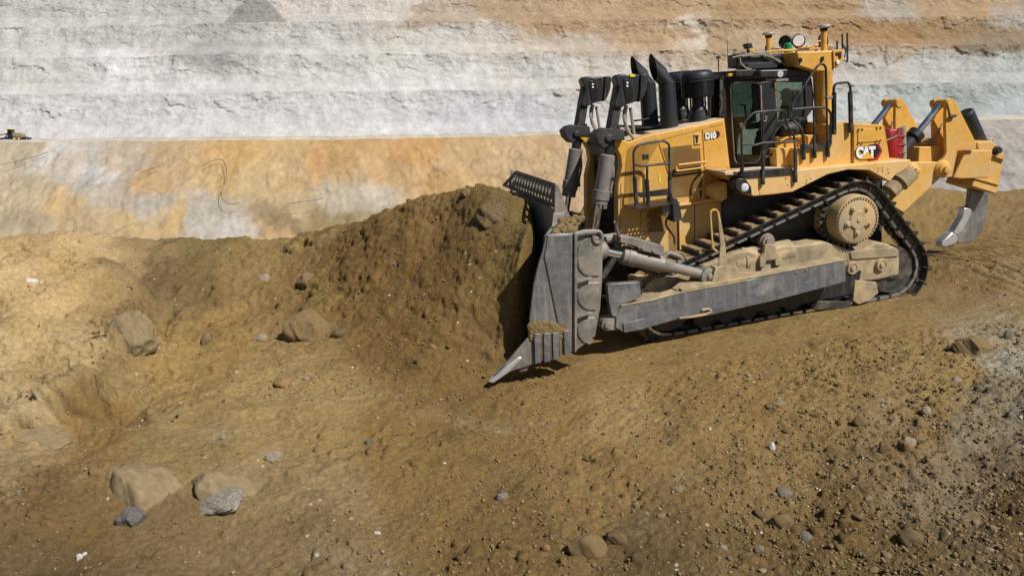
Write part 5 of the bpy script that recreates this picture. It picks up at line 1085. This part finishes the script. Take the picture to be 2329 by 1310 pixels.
# ---- tilt cylinder (near side) and brace (far side)
for sgn in (-1, 1):
    y = sgn * 1.72; p0, p1, p2, p3 = [Vector((q[0], y, q[2])) for q in T3(11, [(120, 330), (330, 370), (760, 470), (1245, 590)], -1.72)]
    d = (p3 - p1).normalized(); L1 = (p2 - p1).length; L2 = (p3 - p1).length
    tc_ = MB().lathe(p1, d, [(0, 0.09), (0.02, 0.15), (0.10, 0.155), (0.11, 0.165), (0.28, 0.168), (0.29, 0.15), (L1 - 0.02, 0.15), (L1, 0.155), (L1 + 0.03, 0.13), (L1 + 0.30, 0.095), (L2 - 0.10, 0.085)], 26)
    TC = P('tilt_cylinder', tc_, 'cylinder_grey')
    ey = MB().lathe(p3 + Vector((0, -0.13, 0)), (0, 1, 0), [(0, 0.10), (0.02, 0.15), (0.24, 0.15), (0.26, 0.10)], 26).lathe(p3 + Vector((0, -0.17, 0)), (0, 1, 0), [(0, 0.035), (0.02, 0.055), (0.32, 0.055), (0.34, 0.035)], 18); P('cylinder_eye', ey, 'cylinder_grey', 0.006, parent=TC)
    P('rod', MB().cyl(p0 - d * 0.2, p1 + d * 0.02, 0.08, 20), 'chrome', parent=TC)
    P('ball_socket', MB().lathe(p0 + d * 0.12, -d, [(0, 0.1), (0.08, 0.17), (0.3, 0.19), (0.5, 0.19)], 22), 'wing_steel', parent=TC)
    cv = MB().prism(T(11, [(335, 180), (410, 185), (470, 190), (800, 285), (795, 385), (715, 370), (540, 325), (520, 295), (405, 255), (330, 245)], -1.88), y - 0.16, y + 0.16)
    q = [T(11, [c_], -1.9)[0] for c_ in ((568, 305), (685, 335))]
    for (x_, z_) in q: cv.lathe((x_, y - 0.165, z_), (0, -1, 0), [(0, 0.03), (0.02, 0.03), (0.03, 0.015)], 10)
    P('cylinder_guard', cv, 'wing_steel', 0.012, parent=TC)
    hz = MB().tube(fillet([(p_[0], y + 0.0 * i, p_[2]) for i, p_ in enumerate(T3(11, [(300, 300), (255, 430), (170, 560), (140, 600), (60, 620)], -1.72))], 0.1), 0.06, 8)
    hz.tube(fillet([(p_[0], y - 0.05, p_[2]) for p_ in T3(11, [(285, 30), (270, 60), (300, 150), (310, 310)], -1.72)], 0.05), 0.03, 8); P('tilt_hose', hz, 'rubber', parent=TC)
    ln = MB().tube(fillet([(p_[0], y + 0.15, p_[2]) for p_ in T3(11, [(800, 400), (850, 350), (960, 390), (1010, 430), (950, 460)], -1.6)], 0.1), 0.045, 8); P('guard_hoop', ln, 'cylinder_grey', parent=TC)
    tb = MB().tube([Vector((q[0], sgn * 1.5, q[2])) for q in T3(11, [(120, 215), (290, 190), (320, 260)], -1.5)], 0.09, 10); P('blade_strut', tb, 'wing_steel', parent=TC)

# ---- red suppression tanks
for sgn, col in ((-1, 0),):
    q0, q1 = T(3, [(560, 590), (555, 355)], -0.95)
    rt = MB().prism(T(3, [(512, 380), (520, 352), (600, 350), (612, 372), (608, 588), (545, 588)], -1.05), -1.15, -0.75); RT = P('suppression_tank', rt, 'red_paint', 0.05, seg=4)
    pp = MB().tube(T3(3, [(632, 585), (628, 345)], -1.05), 0.075, 14); P('tank_pipe', pp, 'hose_tan', parent=RT)
    bd = MB()
    for zz in (405, 465, 525): bd.prism(T(3, [(600, zz), (655, zz - 4), (655, zz + 4), (600, zz + 10)], -1.14), -1.16, -0.98)
    P('tank_band', bd, 'red_paint', 0.004, parent=RT)
    hs = MB().tube(fillet(T3(3, [(520, 435), (560, 420), (600, 400), (615, 340), (650, 335)], -1.17), 0.1), 0.012, 6); P('tank_hose', hs, 'cylinder_grey', parent=RT)

# ---- the ripper
side_ = [(945, 150), (965, 140), (992, 142), (1012, 168), (1155, 452), (1155, 500), (1025, 505), (985, 695), (905, 700), (872, 660), (885, 600), (925, 560), (945, 520), (938, 330)]
cx_, cz_ = 0, 0
TW = MB(); yp = [-0.90, -0.58, 0.50, 0.82]
base = T(3, side_, -0.90)
RP = None
for i, yy in enumerate(yp):
    mb = MB().prism(base, yy, yy + 0.08); o = P('ripper_bracket', mb, 'yellow_paint', 0.012)
    if i == 0: br0 = o
for yy in (-0.86, 0.54):
    pn = MB(); q = T(3, [(973, 175)], -0.9)[0]; pn.cyl((q[0], yy - 0.06, q[1]), (q[0], yy + 0.42, q[1]), 0.09, 20); P('bracket_pin', pn, 'yellow_paint', 0.006, parent=br0)
q = T(3, [(973, 180), (1005, 265)], -0.92); kp = MB().prism(T(3, [(955, 170), (985, 165), (1000, 235), (1012, 262), (985, 275), (970, 240)], -0.93), -0.93, -0.90); P('pin_keeper', kp, 'yellow_dusty', 0.008, parent=br0)
kp = MB().tube(T3(3, [(965, 268), (1010, 260)], -0.95), 0.03, 8); P('pin_stop', kp, 'black_paint', parent=br0)
# cross box joining the brackets, and carrying arms
lo = MB()
arm_ = [(655, 592), (880, 588), (905, 640), (900, 705), (640, 950), (560, 900), (520, 880), (690, 740), (690, 640)]
for y0 in (0.75, -0.95): LO = P('ripper_arm', MB().prism(T(3, arm_, -0.95), y0, y0 + 0.20), 'yellow_dusty', 0.018)
for (c_, r_) in (((915, 640), 0.155), ((705, 648), 0.115)):
    q = T(3, [c_], -0.97)[0]
    for s_ in (-1, 1):
        yy = s_ * 0.96; P('pivot_boss', MB().lathe((q[0], yy - s_ * 0.05, q[1]), (0, s_, 0), [(0, r_ + 0.02), (0.07, r_ + 0.02), (0.09, r_), (0.15, r_ - 0.03), (0.16, r_ * 0.55), (0.22, r_ * 0.5), (0.23, r_ * 0.3)], 26), 'yellow_dusty', parent=LO)
cb = MB().prism(T(3, [(700, 480), (850, 470), (930, 560), (905, 600), (880, 600), (690, 600)], -0.5), -0.70, 0.74); P('transmission_case', cb, 'yellow_paint', 0.02)
cb = MB().lathe(T3(3, [(800, 470)], -0.3)[0], (0, 0, 1), [(0, 0.22), (0.12, 0.22), (0.121, 0.17), (0.06, 0.16), (0.06, 0.01)], 24); P('case_collar', cb, 'yellow_paint')
bm2 = MB().prism(T(3, [(1000, 500), (1180, 500), (1160, 690), (960, 700), (905, 690)], -0.5), -0.82, 0.9); P('cross_beam', bm2, 'yellow_paint', 0.02)
pk = MB().prism(T(3, [(1195, 515), (1352, 568), (1313, 748), (1147, 698)], -0.34), -0.34, 0.34); PK = P('shank_pocket', pk, 'yellow_paint', 0.02)
pk = MB().prism(T(3, [(1160, 452), (1262, 440), (1345, 512), (1358, 565), (1200, 512), (1165, 500)], -0.36), -0.37, 0.37); P('pocket_cap', pk, 'yellow_paint', 0.02, parent=PK)
pk = MB().prism(T(3, [(1150, 700), (1312, 750), (1296, 815), (1180, 780), (1120, 760)], -0.36), -0.37, 0.37); P('pocket_lip', pk, 'yellow_dusty', 0.02, parent=PK)
pk = MB()
pk.prism(T(3, [(1192, 508), (1362, 566), (1360, 578), (1190, 520)], -0.39), -0.40, 0.40); pk.prism(T(3, [(1142, 694), (1318, 744), (1316, 756), (1140, 706)], -0.39), -0.40, 0.40); P('pocket_rib', pk, 'yellow_paint', 0.006, parent=PK)
q = T(3, [(1298, 505)], -0.38)[0]; P('pocket_pin', MB().lathe((q[0], -0.36, q[1]), (0, -1, 0), [(0, 0.09), (0.05, 0.09), (0.06, 0.07), (0.12, 0.06)], 18), 'dark_dusty', parent=PK)
q = T(3, [(1262, 445)], -0.1)[0]; P('lifting_eye', MB().tube([(q[0] + 0.05 * math.cos(t_), -0.1, q[1] + 0.02 + 0.05 * math.sin(t_)) for t_ in np.linspace(0, 6.283, 17)], 0.014, 6), 'yellow_dusty', parent=PK)
sh = MB().prism(T(3, [(1118, 772), (1245, 812), (1245, 860), (1232, 960), (1195, 1085), (1150, 1135), (1100, 1162), (1028, 1165), (1000, 1110), (1070, 965), (1078, 915), (1105, 900)], -0.06), -0.06, 0.06)
SH = P('shank', sh, 'blade_steel', 0.018)
sg = MB().prism(T(3, [(1068, 912), (1118, 918), (1122, 940), (1100, 1000), (1060, 1070), (1022, 1110), (990, 1090), (1060, 975)], -0.08), -0.09, 0.09); P('shank_protector', sg, 'bright_steel', 0.02, parent=SH)
tp2 = MB().prism(T(3, [(902, 1185), (918, 1148), (985, 1086), (1022, 1108), (1022, 1160), (960, 1188), (930, 1195)], -0.09), -0.10, 0.10); P('ripper_tip', tp2, 'bright_steel', 0.03, parent=SH)
for yy in (-0.70, 0.70):
    a = [Vector((q[0], yy, q[2])) for q in T3(3, [(895, 190), (735, 385), (650, 480), (560, 590)], -0.70)]
    RC = P('ripper_cylinder', MB().mat(0).cyl(a[1] + (a[2] - a[1]) * 0.1, a[3], 0.12, 22).mat(1).cyl(a[1] - (a[2] - a[1]).normalized() * 0.02, a[1] + (a[2] - a[1]) * 0.35, 0.16, 22), ['dark_dusty', 'black_paint'], 0.01)
    P('rod', MB().cyl(a[0] + (a[0] - a[1]).normalized() * 0.1, a[1], 0.062, 22), 'chrome', parent=RC)
    hs = MB().tube(fillet([(p_[0], yy + 0.12, p_[2]) for p_ in T3(3, [(915, 318), (890, 380), (850, 445), (800, 462), (755, 430)], -0.6)], 0.2), 0.025, 8); P('ripper_hose', hs, 'hose_tan', parent=RC)
for yy in (0.12,):
    a = [Vector((q[0], yy, q[2])) for q in T3(3, [(1075, 235), (1195, 500)], 0.12)]; P('pitch_cylinder', MB().lathe(a[0], a[1] - a[0], [(0, 0.14), (0.03, 0.17), ((a[1] - a[0]).length, 0.17)], 22), 'stack_paint')

# ---- the operator behind the glass
def skin_body(name, joints, edges, mat, parent, root=0, sub=2):
    me = bpy.data.meshes.new(name); me.from_pydata([j[:3] for j in joints], edges, []); o = bpy.data.objects.new(name, me); COL.objects.link(o)
    o.modifiers.new('skin', 'SKIN'); s_ = o.modifiers.new('sub', 'SUBSURF'); s_.levels = sub; s_.render_levels = sub
    for i, j in enumerate(joints):
        sv = me.skin_vertices[0].data[i]; sv.radius = (j[3], j[4] if len(j) > 4 else j[3]); sv.use_root = (i == root)
    me.materials.append(MATS[mat]); o.parent = parent; return o
sd_b = [(-0.0, -0.05)]
def pos(px, py, y): x, z = T(9, [(px, py)], y)[0]; return (x, y, z)
hip = pos(720, 860, -0.05); J = [(*hip, 0.17, 0.13), (*pos(735, 720, -0.05), 0.16, 0.13), (*pos(750, 560, -0.05), 0.185, 0.13), (*pos(752, 500, -0.05), 0.07, 0.07), (*pos(745, 455, -0.05), 0.075, 0.085), (*pos(742, 400, -0.05), 0.085, 0.105), (*pos(742, 360, -0.05), 0.06, 0.075)]
for s_ in (-1, 1):
    b = len(J)
    J += [(hip[0] - 0.02, -0.05 + s_ * 0.11, hip[2] - 0.02, 0.10), (*pos(430, 850, -0.05 + s_ * 0.17), 0.075), (*pos(400, 1000, -0.05 + s_ * 0.17), 0.055), (*pos(370, 1120, -0.05 + s_ * 0.17), 0.045), (*pos(300, 1135, -0.05 + s_ * 0.18), 0.04),
          (*pos(752, 575, -0.05 + s_ * 0.21), 0.065), (*pos(735, 700, -0.05 + s_ * 0.27), 0.05), (*pos(590, 715, -0.05 + s_ * 0.34), 0.04), (*pos(540, 715, -0.05 + s_ * 0.36), 0.04), (*pos(505, 720, -0.05 + s_ * 0.36), 0.022)]
Eg = [(0, 1), (1, 2), (2, 3), (3, 4), (4, 5), (5, 6)]
for b in (7, 17): Eg += [(0, b), (b, b + 1), (b + 1, b + 2), (b + 2, b + 3), (b + 3, b + 4), (2, b + 5), (b + 5, b + 6), (b + 6, b + 7), (b + 7, b + 8), (b + 8, b + 9)]
tmp = skin_body('tmp', J, Eg, 'denim', None)
bpy.context.view_layer.update()
me = bpy.data.meshes.new_from_object(tmp.evaluated_get(bpy.context.evaluated_depsgraph_get())); bpy.data.objects.remove(tmp)
me.materials.clear()
for k in ('denim', 'skin'): me.materials.append(MATS[k])
neck = pos(752, 495, 0)[2]; hx = pos(565, 715, 0)[0]; hz_ = pos(565, 760, 0)[2]
for p_ in me.polygons:
    c = p_.center; p_.material_index = 1 if c.z > neck or (c.x < hx and c.z > hz_) else 0; p_.use_smooth = True
man = bpy.data.objects.new('person', me); COL.objects.link(man); man.matrix_world = doz.matrix_world
tag(man, 'operator in dark blue work clothes sitting at the controls inside the bulldozer cab', 'person')
hc = Vector(pos(738, 385, -0.05)); hb = MB().lathe(hc + Vector((0.012, 0, -0.01)), (0.12, 0, 1), [(0.0, 0.108), (0.04, 0.112), (0.09, 0.095), (0.125, 0.055), (0.135, 0.01)], 18); hb.build('hair', 'hair_brown', man)
for s_ in (-1, 1): MB().lathe(hc + Vector((-0.092, s_ * 0.033, -0.035)), (-1, 0, 0), [(0, 0.014), (0.008, 0.01), (0.012, 0.003)], 10).build('eye', 'hair_brown', man)
fc = MB().add([hc + Vector(v_) for v_ in ((-0.09, 0, -0.02), (-0.125, 0, -0.072), (-0.085, -0.018, -0.075), (-0.085, 0.018, -0.075))], [(0, 1, 2), (0, 3, 1), (1, 3, 2), (0, 2, 3)]); fc.build('nose', 'skin', man)
# ---------------------------------------------------------------- boulders and stones
def rock_mesh(seed, mats, sub=4, rough=0.22, cuts=5, flat=1.0):
    bm = bmesh.new(); bmesh.ops.create_icosphere(bm, subdivisions=sub, radius=1.0); rr = np.random.RandomState(seed)
    V = np.array([v.co for v in bm.verts])
    for _ in range(cuts):
        n = rr.normal(size=3); n /= np.linalg.norm(n); d = 0.62 + 0.25 * rr.rand(); h = V @ n; V = V - n * np.maximum(h - d, 0)[:, None] * 0.85
    a = fbm(V[:, 0] * 1.3 + V[:, 2] * 0.9 + seed * 3.1, V[:, 1] * 1.3 - V[:, 2] * 0.7, 5, seed, 0.58); b = fbm(V[:, 0] * 5 + V[:, 2] * 3.1, V[:, 1] * 5 - V[:, 2] * 2.7 + seed, 3, seed + 3, 0.6)
    V = V * (1 + rough * a + rough * 0.28 * b)[:, None]
    for v, c in zip(bm.verts, V): v.co = c
    me = bpy.data.meshes.new('rock'); bm.to_mesh(me); bm.free()
    me.materials.append(MATS[mats]); me.polygons.foreach_set('use_smooth', [True] * len(me.polygons)); me.set_sharp_from_angle(angle=R(50)); return me
def boulder(name, px, py, wp, hp, mat, label, seed, sink=0.35, deep=0.8, turn=0.0, sub=4, rough=0.22, cat='boulder', group=None, cuts=5):
    X, Y, Z = hit(px, py + hp * 0.25); dist = math.sqrt(X * X + Y * Y + (EZ - Z) ** 2); m = FPX / dist
    rx, rz = wp / m / 2, hp / m / 2 * 1.1
    o = bpy.data.objects.new(name, rock_mesh(seed, mat, sub, rough, cuts)); COL.objects.link(o)
    o.scale = (rx, rx * deep, rz); o.rotation_euler = (0.2 * math.sin(seed), 0.25 * math.cos(seed * 1.7) + turn, seed * 0.9 % 0.6 - 0.3)
    o.location = (X, Y + rx * deep * 0.3, Z + rz * (0.5 - sink)); tag(o, label, cat, group); return o
B = [('boulder', 695, 740, 138, 105, 'rock_soil', 'large rounded brown boulder at the left foot of the fresh soil pile', 3, 0.4),
 ('boulder', 305, 1075, 200, 150, 'rock_tan', 'broad flat-topped tan boulder half buried at the lower left', 8, 1.05),
 ('boulder', 500, 1085, 185, 130, 'rock_tan', 'tan boulder with a cracked whitish lower edge, lower left of the slope', 12, 0.95),
 ('boulder', 292, 735, 105, 125, 'rock_tan', 'lumpy tan boulder overhanging a dark hollow in the left bank', 17, 0.75),
 ('boulder', 60, 985, 190, 55, 'rock_tan', 'long rock ledge at the left edge below the bank', 25, 0.8),
 ('clod', 704, 634, 66, 48, 'rock_soil', 'dome shaped clod of brown soil above the large rounded boulder', 29, 0.4),
 ('rock', 295, 1180, 62, 52, 'rock_slate', 'grey slab of stone at the foot of the broad flat-topped boulder', 33, 0.4),
 ('rock', 600, 633, 30, 26, 'rock_pale', 'small pale pink stone in the dark soil above the valley', 37, 0.3),
 ('clod', 2212, 792, 92, 52, 'rock_soil', 'wide cluster-like clod of brown soil at the right beside grey gravel', 41, 0.35),
 ('rock', 2293, 766, 18, 28, 'rock_cream', 'pale grey upright slab standing at the right edge', 45, 0.15),
 ('rock', 1756, 1019, 12, 26, 'rock_white', 'small elongated white stone in the middle of the right slope', 49, 0.2),
 ('rock', 2107, 938, 25, 22, 'rock_pale', 'cream rounded stone on the right slope above the trio of pale stones', 53, 0.2),
 ('rock', 2066, 1006, 32, 20, 'rock_pale', 'flat cream stone, largest of a trio on the right slope', 57, 0.25),
 ('rock', 2176, 866, 26, 16, 'rock_pale', 'flat light pink stone near the grey gravel on the right', 61, 0.25),
 ('rock', 2013, 1026, 30, 22, 'rock_brown', 'dark brown stone left of the flat cream stone', 65, 0.25),
 ('rock', 2040, 1085, 20, 20, 'rock_orange', 'rusty red brown stone below the dark brown stone on the right', 69, 0.25),
 ('clod', 1777, 1188, 56, 40, 'rock_soil', 'big rounded clod with a shadowed left side, lower right', 73, 0.3),
 ('boulder', 1335, 1245, 85, 70, 'rock_soil', 'angular brown boulder with deep cracks at the bottom centre', 77, 0.4),
 ('rock', 1243, 1246, 22, 20, 'rock_orange', 'single orange stone left of the angular boulder at the bottom', 81, 0.3),
 ('rock', 858, 1213, 16, 14, 'rock_white', 'small white stone near the bottom left of centre', 85, 0.25),
 ('rock', 982, 792, 22, 20, 'rock_orange', 'pale orange stone low on the face of the soil pile', 89, 0.3),
 ('rock', 1646, 1249, 22, 18, 'rock_cream', 'light grey stone at the bottom right of centre', 93, 0.3),
 ('rock', 1729, 1251, 24, 18, 'rock_grey', 'grey brown stone right of the light grey stone at the bottom', 97, 0.3),
 ('clod', 2075, 1226, 62, 46, 'rock_brown', 'dark clod with a deep shadow at the lower right', 101, 0.35),
 ('clod', 1400, 1225, 52, 42, 'rock_brown', 'brown clod resting against the angular boulder at the bottom centre', 105, 0.35),
 ('clod', 772, 758, 40, 34, 'rock_brown', 'dark clod touching the right side of the large rounded boulder', 109, 0.35),
 ('clod', 1120, 482, 95, 60, 'rock_brown', 'big dark clod near the top of the soil pile', 113, 0.6),
 ('clod', 1062, 442, 34, 26, 'rock_soil', 'clod sticking up on the skyline of the soil pile', 115, 0.25),
 ('rock', 836, 1006, 18, 18, 'rock_slate', 'small dark purplish stone below the toe of the pile', 117, 0.3),
 ('rock', 1141, 1130, 36, 26, 'rock_grey', 'smooth brown grey stone in the middle of the foreground', 121, 0.35),
 ('rock', 590, 768, 34, 26, 'rock_pale', 'tan stone left of the large rounded boulder', 125, 0.35),
 ('rock', 466, 772, 24, 40, 'rock_tan', 'upright tan stone in the middle of the left valley', 129, 0.35),
 ('rock', 641, 868, 42, 26, 'rock_orange', 'orange brown rubble lump on the slope below the large rounded boulder', 133, 0.35),
 ('rock', 345, 1147, 0, 0, '', '', 0, 0),
 ('rock', 621, 1036, 42, 32, 'rock_pale', 'flat pale tan stone right of the whitish cracked boulder', 137, 0.45),
 ('rock', 510, 1012, 16, 14, 'rock_orange', 'small amber stone above the whitish cracked boulder', 141, 0.3),
 ('rock', 507, 996, 14, 12, 'rock_cream', 'small whitish stone above the amber stone', 145, 0.3),
 ('rock', 181, 1273, 14, 20, 'rock_white', 'larger of two bright white fragments at the bottom left', 149, 0.2),
 ('rock', 193, 1265, 13, 9, 'rock_white', 'smaller of two bright white fragments at the bottom left', 153, 0.2),
 ('rock', 42, 1121, 10, 18, 'rock_cream', 'thin pale splinter of stone at the left edge', 157, 0.2),
 ('rock', 1765, 920, 40, 14, 'rock_tan', 'low tan stone on the slope under the rear of the tracks', 161, 0.3),
 ('rock', 1958, 962, 32, 28, 'rock_soil', 'rounded brown stone right of centre on the right slope', 165, 0.3),
 ('rock', 1640, 855, 24, 16, 'rock_orange', 'small orange tan stone below the push arm', 169, 0.3)]
for b in B:
    if b[3]: 
        o = boulder(*b[:8], sink=b[8], rough=0.26, cuts=14, sub=5 if b[3] > 90 else (4 if b[3] > 30 else 3), deep=0.75, cat=b[0])
        if b[7] == 12:
            q = boulder('broken_face', 490, 1142, 140, 34, 'rock_cream', '', 14, 0.5, 0.6, -0.42, 4, 0.35); ml_ = q.matrix_basis.copy()
            for k in ('label', 'category'): del q[k]
            bpy.context.view_layer.update(); mw = q.matrix_world.copy(); q.parent = o; q.matrix_world = mw
o = boulder('rock', 72, 637, 70, 9, 'rock_white', 'long bluish white stone vein showing in the left bank', 171, 0.5, 0.4, 0.18, 4, 0.3, 'rock')
protos = {m_: [rock_mesh(300 + 7 * k + 31 * i, m_, 3, 0.25, 6) for k in range(3)] for i, m_ in enumerate(('rock_brown', 'rock_tan', 'rock_grey', 'rock_pale'))}
KL = {'rock_brown': 'loose dark brown stone lying on the bare soil', 'rock_tan': 'loose tan stone lying on the bare soil', 'rock_grey': 'loose grey stone lying on the bare soil', 'rock_pale': 'loose pale stone lying on the bare soil'}
rs = np.random.RandomState(5); placed = 0; tries = 0
while placed < 230 and tries < 4000:
    tries += 1
    px = rs.uniform(0, 2329); py = rs.uniform(560, 1305)
    zone = 0.25 + 0.75 * (px > 1500) * (py > 830) + 0.35 * (py > 1150) * (px > 1200) + 0.2 * (760 < px < 1180) * (py < 860)
    if px < 620 and rs.rand() < 0.5: continue
    if rs.rand() > zone: continue
    if 1100 < px < 2110 and py < 860 - (px - 1100) * 0.09: continue
    X, Y, Z = hit(px, py)
    if Y > 20: continue
    s_ = 0.015 + 0.045 * rs.rand() ** 3 + (0.03 if px > 1500 and py > 1100 else 0) * rs.rand()
    k = rs.choice(['rock_brown', 'rock_tan', 'rock_grey', 'rock_pale'], p=[0.42, 0.36, 0.12, 0.10])
    o = bpy.data.objects.new('stone', protos[k][rs.randint(3)]); COL.objects.link(o)
    o.scale = (s_ * rs.uniform(0.8, 1.4), s_ * rs.uniform(0.8, 1.2), s_ * rs.uniform(0.5, 0.8)); o.rotation_euler = (rs.uniform(-.4, .4), rs.uniform(-.4, .4), rs.uniform(0, 6.28))
    o.location = (X, Y, Z + s_ * 0.05); tag(o, KL[k], 'stone', 'loose ' + k[5:] + ' stones on the soil'); placed += 1
# gravel and crumbs: far too many to count
ico = bmesh.new(); bmesh.ops.create_icosphere(ico, subdivisions=1, radius=1.0); IV = np.array([v.co for v in ico.verts]); IF = np.array([[v.index for v in f.verts] for f in ico.faces]); ico.free()
n = 75000; px = rs.uniform(-60, 2390, n); Yr = 6.0 + 12.5 * rs.rand(n) ** 1.5; Xr = (px - 1164.5) / FPX * (Yr * 1.02 + 0.5)
dens = np.clip(0.28 + 0.9 * sstep(1.0, 4.5, Xr - 0.2 * (Yr - 8)) * sstep(14, 9, Yr) + 0.55 * sstep(0.45, 0.7, vn(Xr * 0.7, Yr * 0.7, 77)), 0, 1)
lx, ly, lz = to_loc(Xr, Yr, Xr * 0); inpile = sstep(-5.9, -6.4, lx) * (Yr > 11.5) * (Xr > -4.5); dens = np.maximum(dens, 0.75 * inpile)
clean = (lx > -6.4) * (np.abs(ly) < 3.4); dens = dens * np.where(clean, 0.10 + 0.5 * (lx > 2.0), 1)
dens = dens * np.where(inpile > 0.5, 1, 0.25 + 0.75 * sstep(-2.5, 1.5, Xr)); kp = rs.rand(n) < dens; Xr, Yr = Xr[kp], Yr[kp]; n = len(Xr)
Zr = ground_z(Xr, Yr); sz = 0.005 + 0.019 * rs.rand(n) ** 4.5 + 0.006 * sstep(1.5, 5, Xr) * rs.rand(n)
sc3 = sz[:, None] * rs.uniform(0.6, 1.35, (n, 3)); ang = rs.uniform(0, 6.28, n)
jit = 1 + rs.uniform(-0.28, 0.28, (n, len(IV), 1)); Vb = IV[None] * jit * sc3[:, None, :]
ca, sa = np.cos(ang)[:, None], np.sin(ang)[:, None]; Vx = Vb[:, :, 0] * ca - Vb[:, :, 1] * sa; Vy = Vb[:, :, 0] * sa + Vb[:, :, 1] * ca
Vt = np.stack([Vx + Xr[:, None], Vy + Yr[:, None], Vb[:, :, 2] + Zr[:, None] + sz[:, None] * 0.35], -1).reshape(-1, 3)
Ft = (IF[None] + (np.arange(n) * len(IV))[:, None, None]).reshape(-1, 3)
me = bpy.data.meshes.new('gravel'); me.vertices.add(len(Vt)); me.vertices.foreach_set('co', Vt.astype(np.float32).ravel()); me.loops.add(Ft.size); me.loops.foreach_set('vertex_index', Ft.ravel().astype(np.int32))
me.polygons.add(len(Ft)); me.polygons.foreach_set('loop_start', np.arange(0, Ft.size, 3, dtype=np.int32)); me.update(calc_edges=True)
gm = ('soil_crumb', 'rock_soil', 'rock_tan', 'rock_grey', 'rock_pale', 'rock_white')
for k in gm: me.materials.append(MATS[k])
me.polygons.foreach_set('material_index', np.repeat(rs.choice(6, n, p=[0.52, 0.24, 0.13, 0.06, 0.043, 0.007]), len(IF)).astype(np.int32))
gv = bpy.data.objects.new('gravel', me); COL.objects.link(gv); gv['kind'] = 'stuff'; gv['label'] = 'crumbs of soil and small gravel scattered over the ground'

# ---------------------------------------------------------------- pipes lying on the far slope
def pipe(label, pts, r=0.065):
    P_ = [Vector(lower_hit(*p_)) + Vector((0, -0.6, 0.5)) for p_ in pts]; o = MB().tube(fillet(P_, 3.0), r, 6).build('hose', 'rubber'); tag(o, label, 'hose')
pipe('thin black hose running down the slope below the grader', [(-20, 383), (40, 372), (80, 362), (112, 350)])
pipe('looping black hose hanging in an S curve on the orange slope', [(462, 381), (488, 368), (508, 366), (518, 385), (518, 410), (505, 440), (508, 460), (525, 469), (548, 466)])
pipe('short black hose at the edge of the ochre and grey slope', [(322, 397), (345, 389), (366, 381)])
pipe('broken dark pipe along the pale ledge below the orange slope', [(655, 467), (690, 463), (712, 460), (738, 454)])

# ---------------------------------------------------------------- the motor grader on the haul road
gq = W(38, 321, 236); gr = bpy.data.objects.new('motor_grader', None); COL.objects.link(gr); gr.location = gq; tag(gr, 'small dusty grader with dark cab and yellow roof on the far haul road', 'grader')
wheels = [(0.15, -1.0), (1.45, -1.0), (0.15, 1.0), (1.45, 1.0), (-6.4, -1.0), (-6.4, 1.0)]
for (x, y) in wheels:
    wh = MB().mat(0).lathe((x, y - 0.22, 0.72), (0, 1, 0), [(0, 0.45), (0.02, 0.66), (0.08, 0.72), (0.36, 0.72), (0.42, 0.66), (0.44, 0.45)], 20).mat(1).lathe((x, y - 0.24, 0.72), (0, 1, 0), [(0, 0.3), (0.02, 0.36), (0.45, 0.36), (0.48, 0.3)], 14); wh.build('wheel', ['rubber', 'yellow_dusty'], gr)
MB().prism([(-0.6, 1.0), (2.4, 1.0), (2.5, 1.9), (1.9, 2.35), (-0.6, 2.35)], -0.7, 0.7).build('engine_hood', 'frame_mud', gr, 0.08)
MB().prism([(-2.0, 1.3), (-0.7, 1.2), (-0.65, 3.3), (-1.9, 3.3)], -0.75, 0.75).build('cab', 'black_paint', gr, 0.05)
MB().prism([(-1.85, 2.0), (-0.85, 2.0), (-0.85, 3.1), (-1.8, 3.1)], -0.78, 0.78).build('cab_window', 'cab_glass', gr)
MB().prism([(-2.1, 3.3), (-0.6, 3.3), (-0.7, 3.5), (-2.0, 3.5)], -0.85, 0.85).build('cab_roof', 'decal_yellow', gr, 0.05)
MB().prism([(-7.2, 1.0), (-6.2, 1.2), (-2.0, 1.9), (-2.0, 2.4), (-6.3, 1.7), (-7.2, 1.4)], -0.2, 0.2).build('main_beam', 'frame_mud', gr, 0.05)
MB().prism([(-3.6, 0.3), (-3.45, 0.3), (-3.4, 1.0), (-3.55, 1.0)], -1.9, 1.9).build('grader_blade', 'dark_dusty', gr)
MB().tube([(-3.5, 0, 0.9), (-3.0, 0, 1.2), (-2.4, 0.0, 1.9)], 0.15, 8).build('blade_circle', 'dark_dusty', gr)
MB().prism([(2.4, 0.8), (3.6, 0.75), (3.6, 0.6), (3.9, 0.35), (3.95, 0.9), (2.4, 1.2)], -0.9, 0.9).build('ripper', 'dark_dusty', gr, 0.03)
MB().prism([(-2.5, 0.4), (-1.0, 0.4), (-0.8, 1.3), (-2.3, 1.3)], -0.6, 0.6).build('fuel_tank', 'black_paint', gr, 0.05)
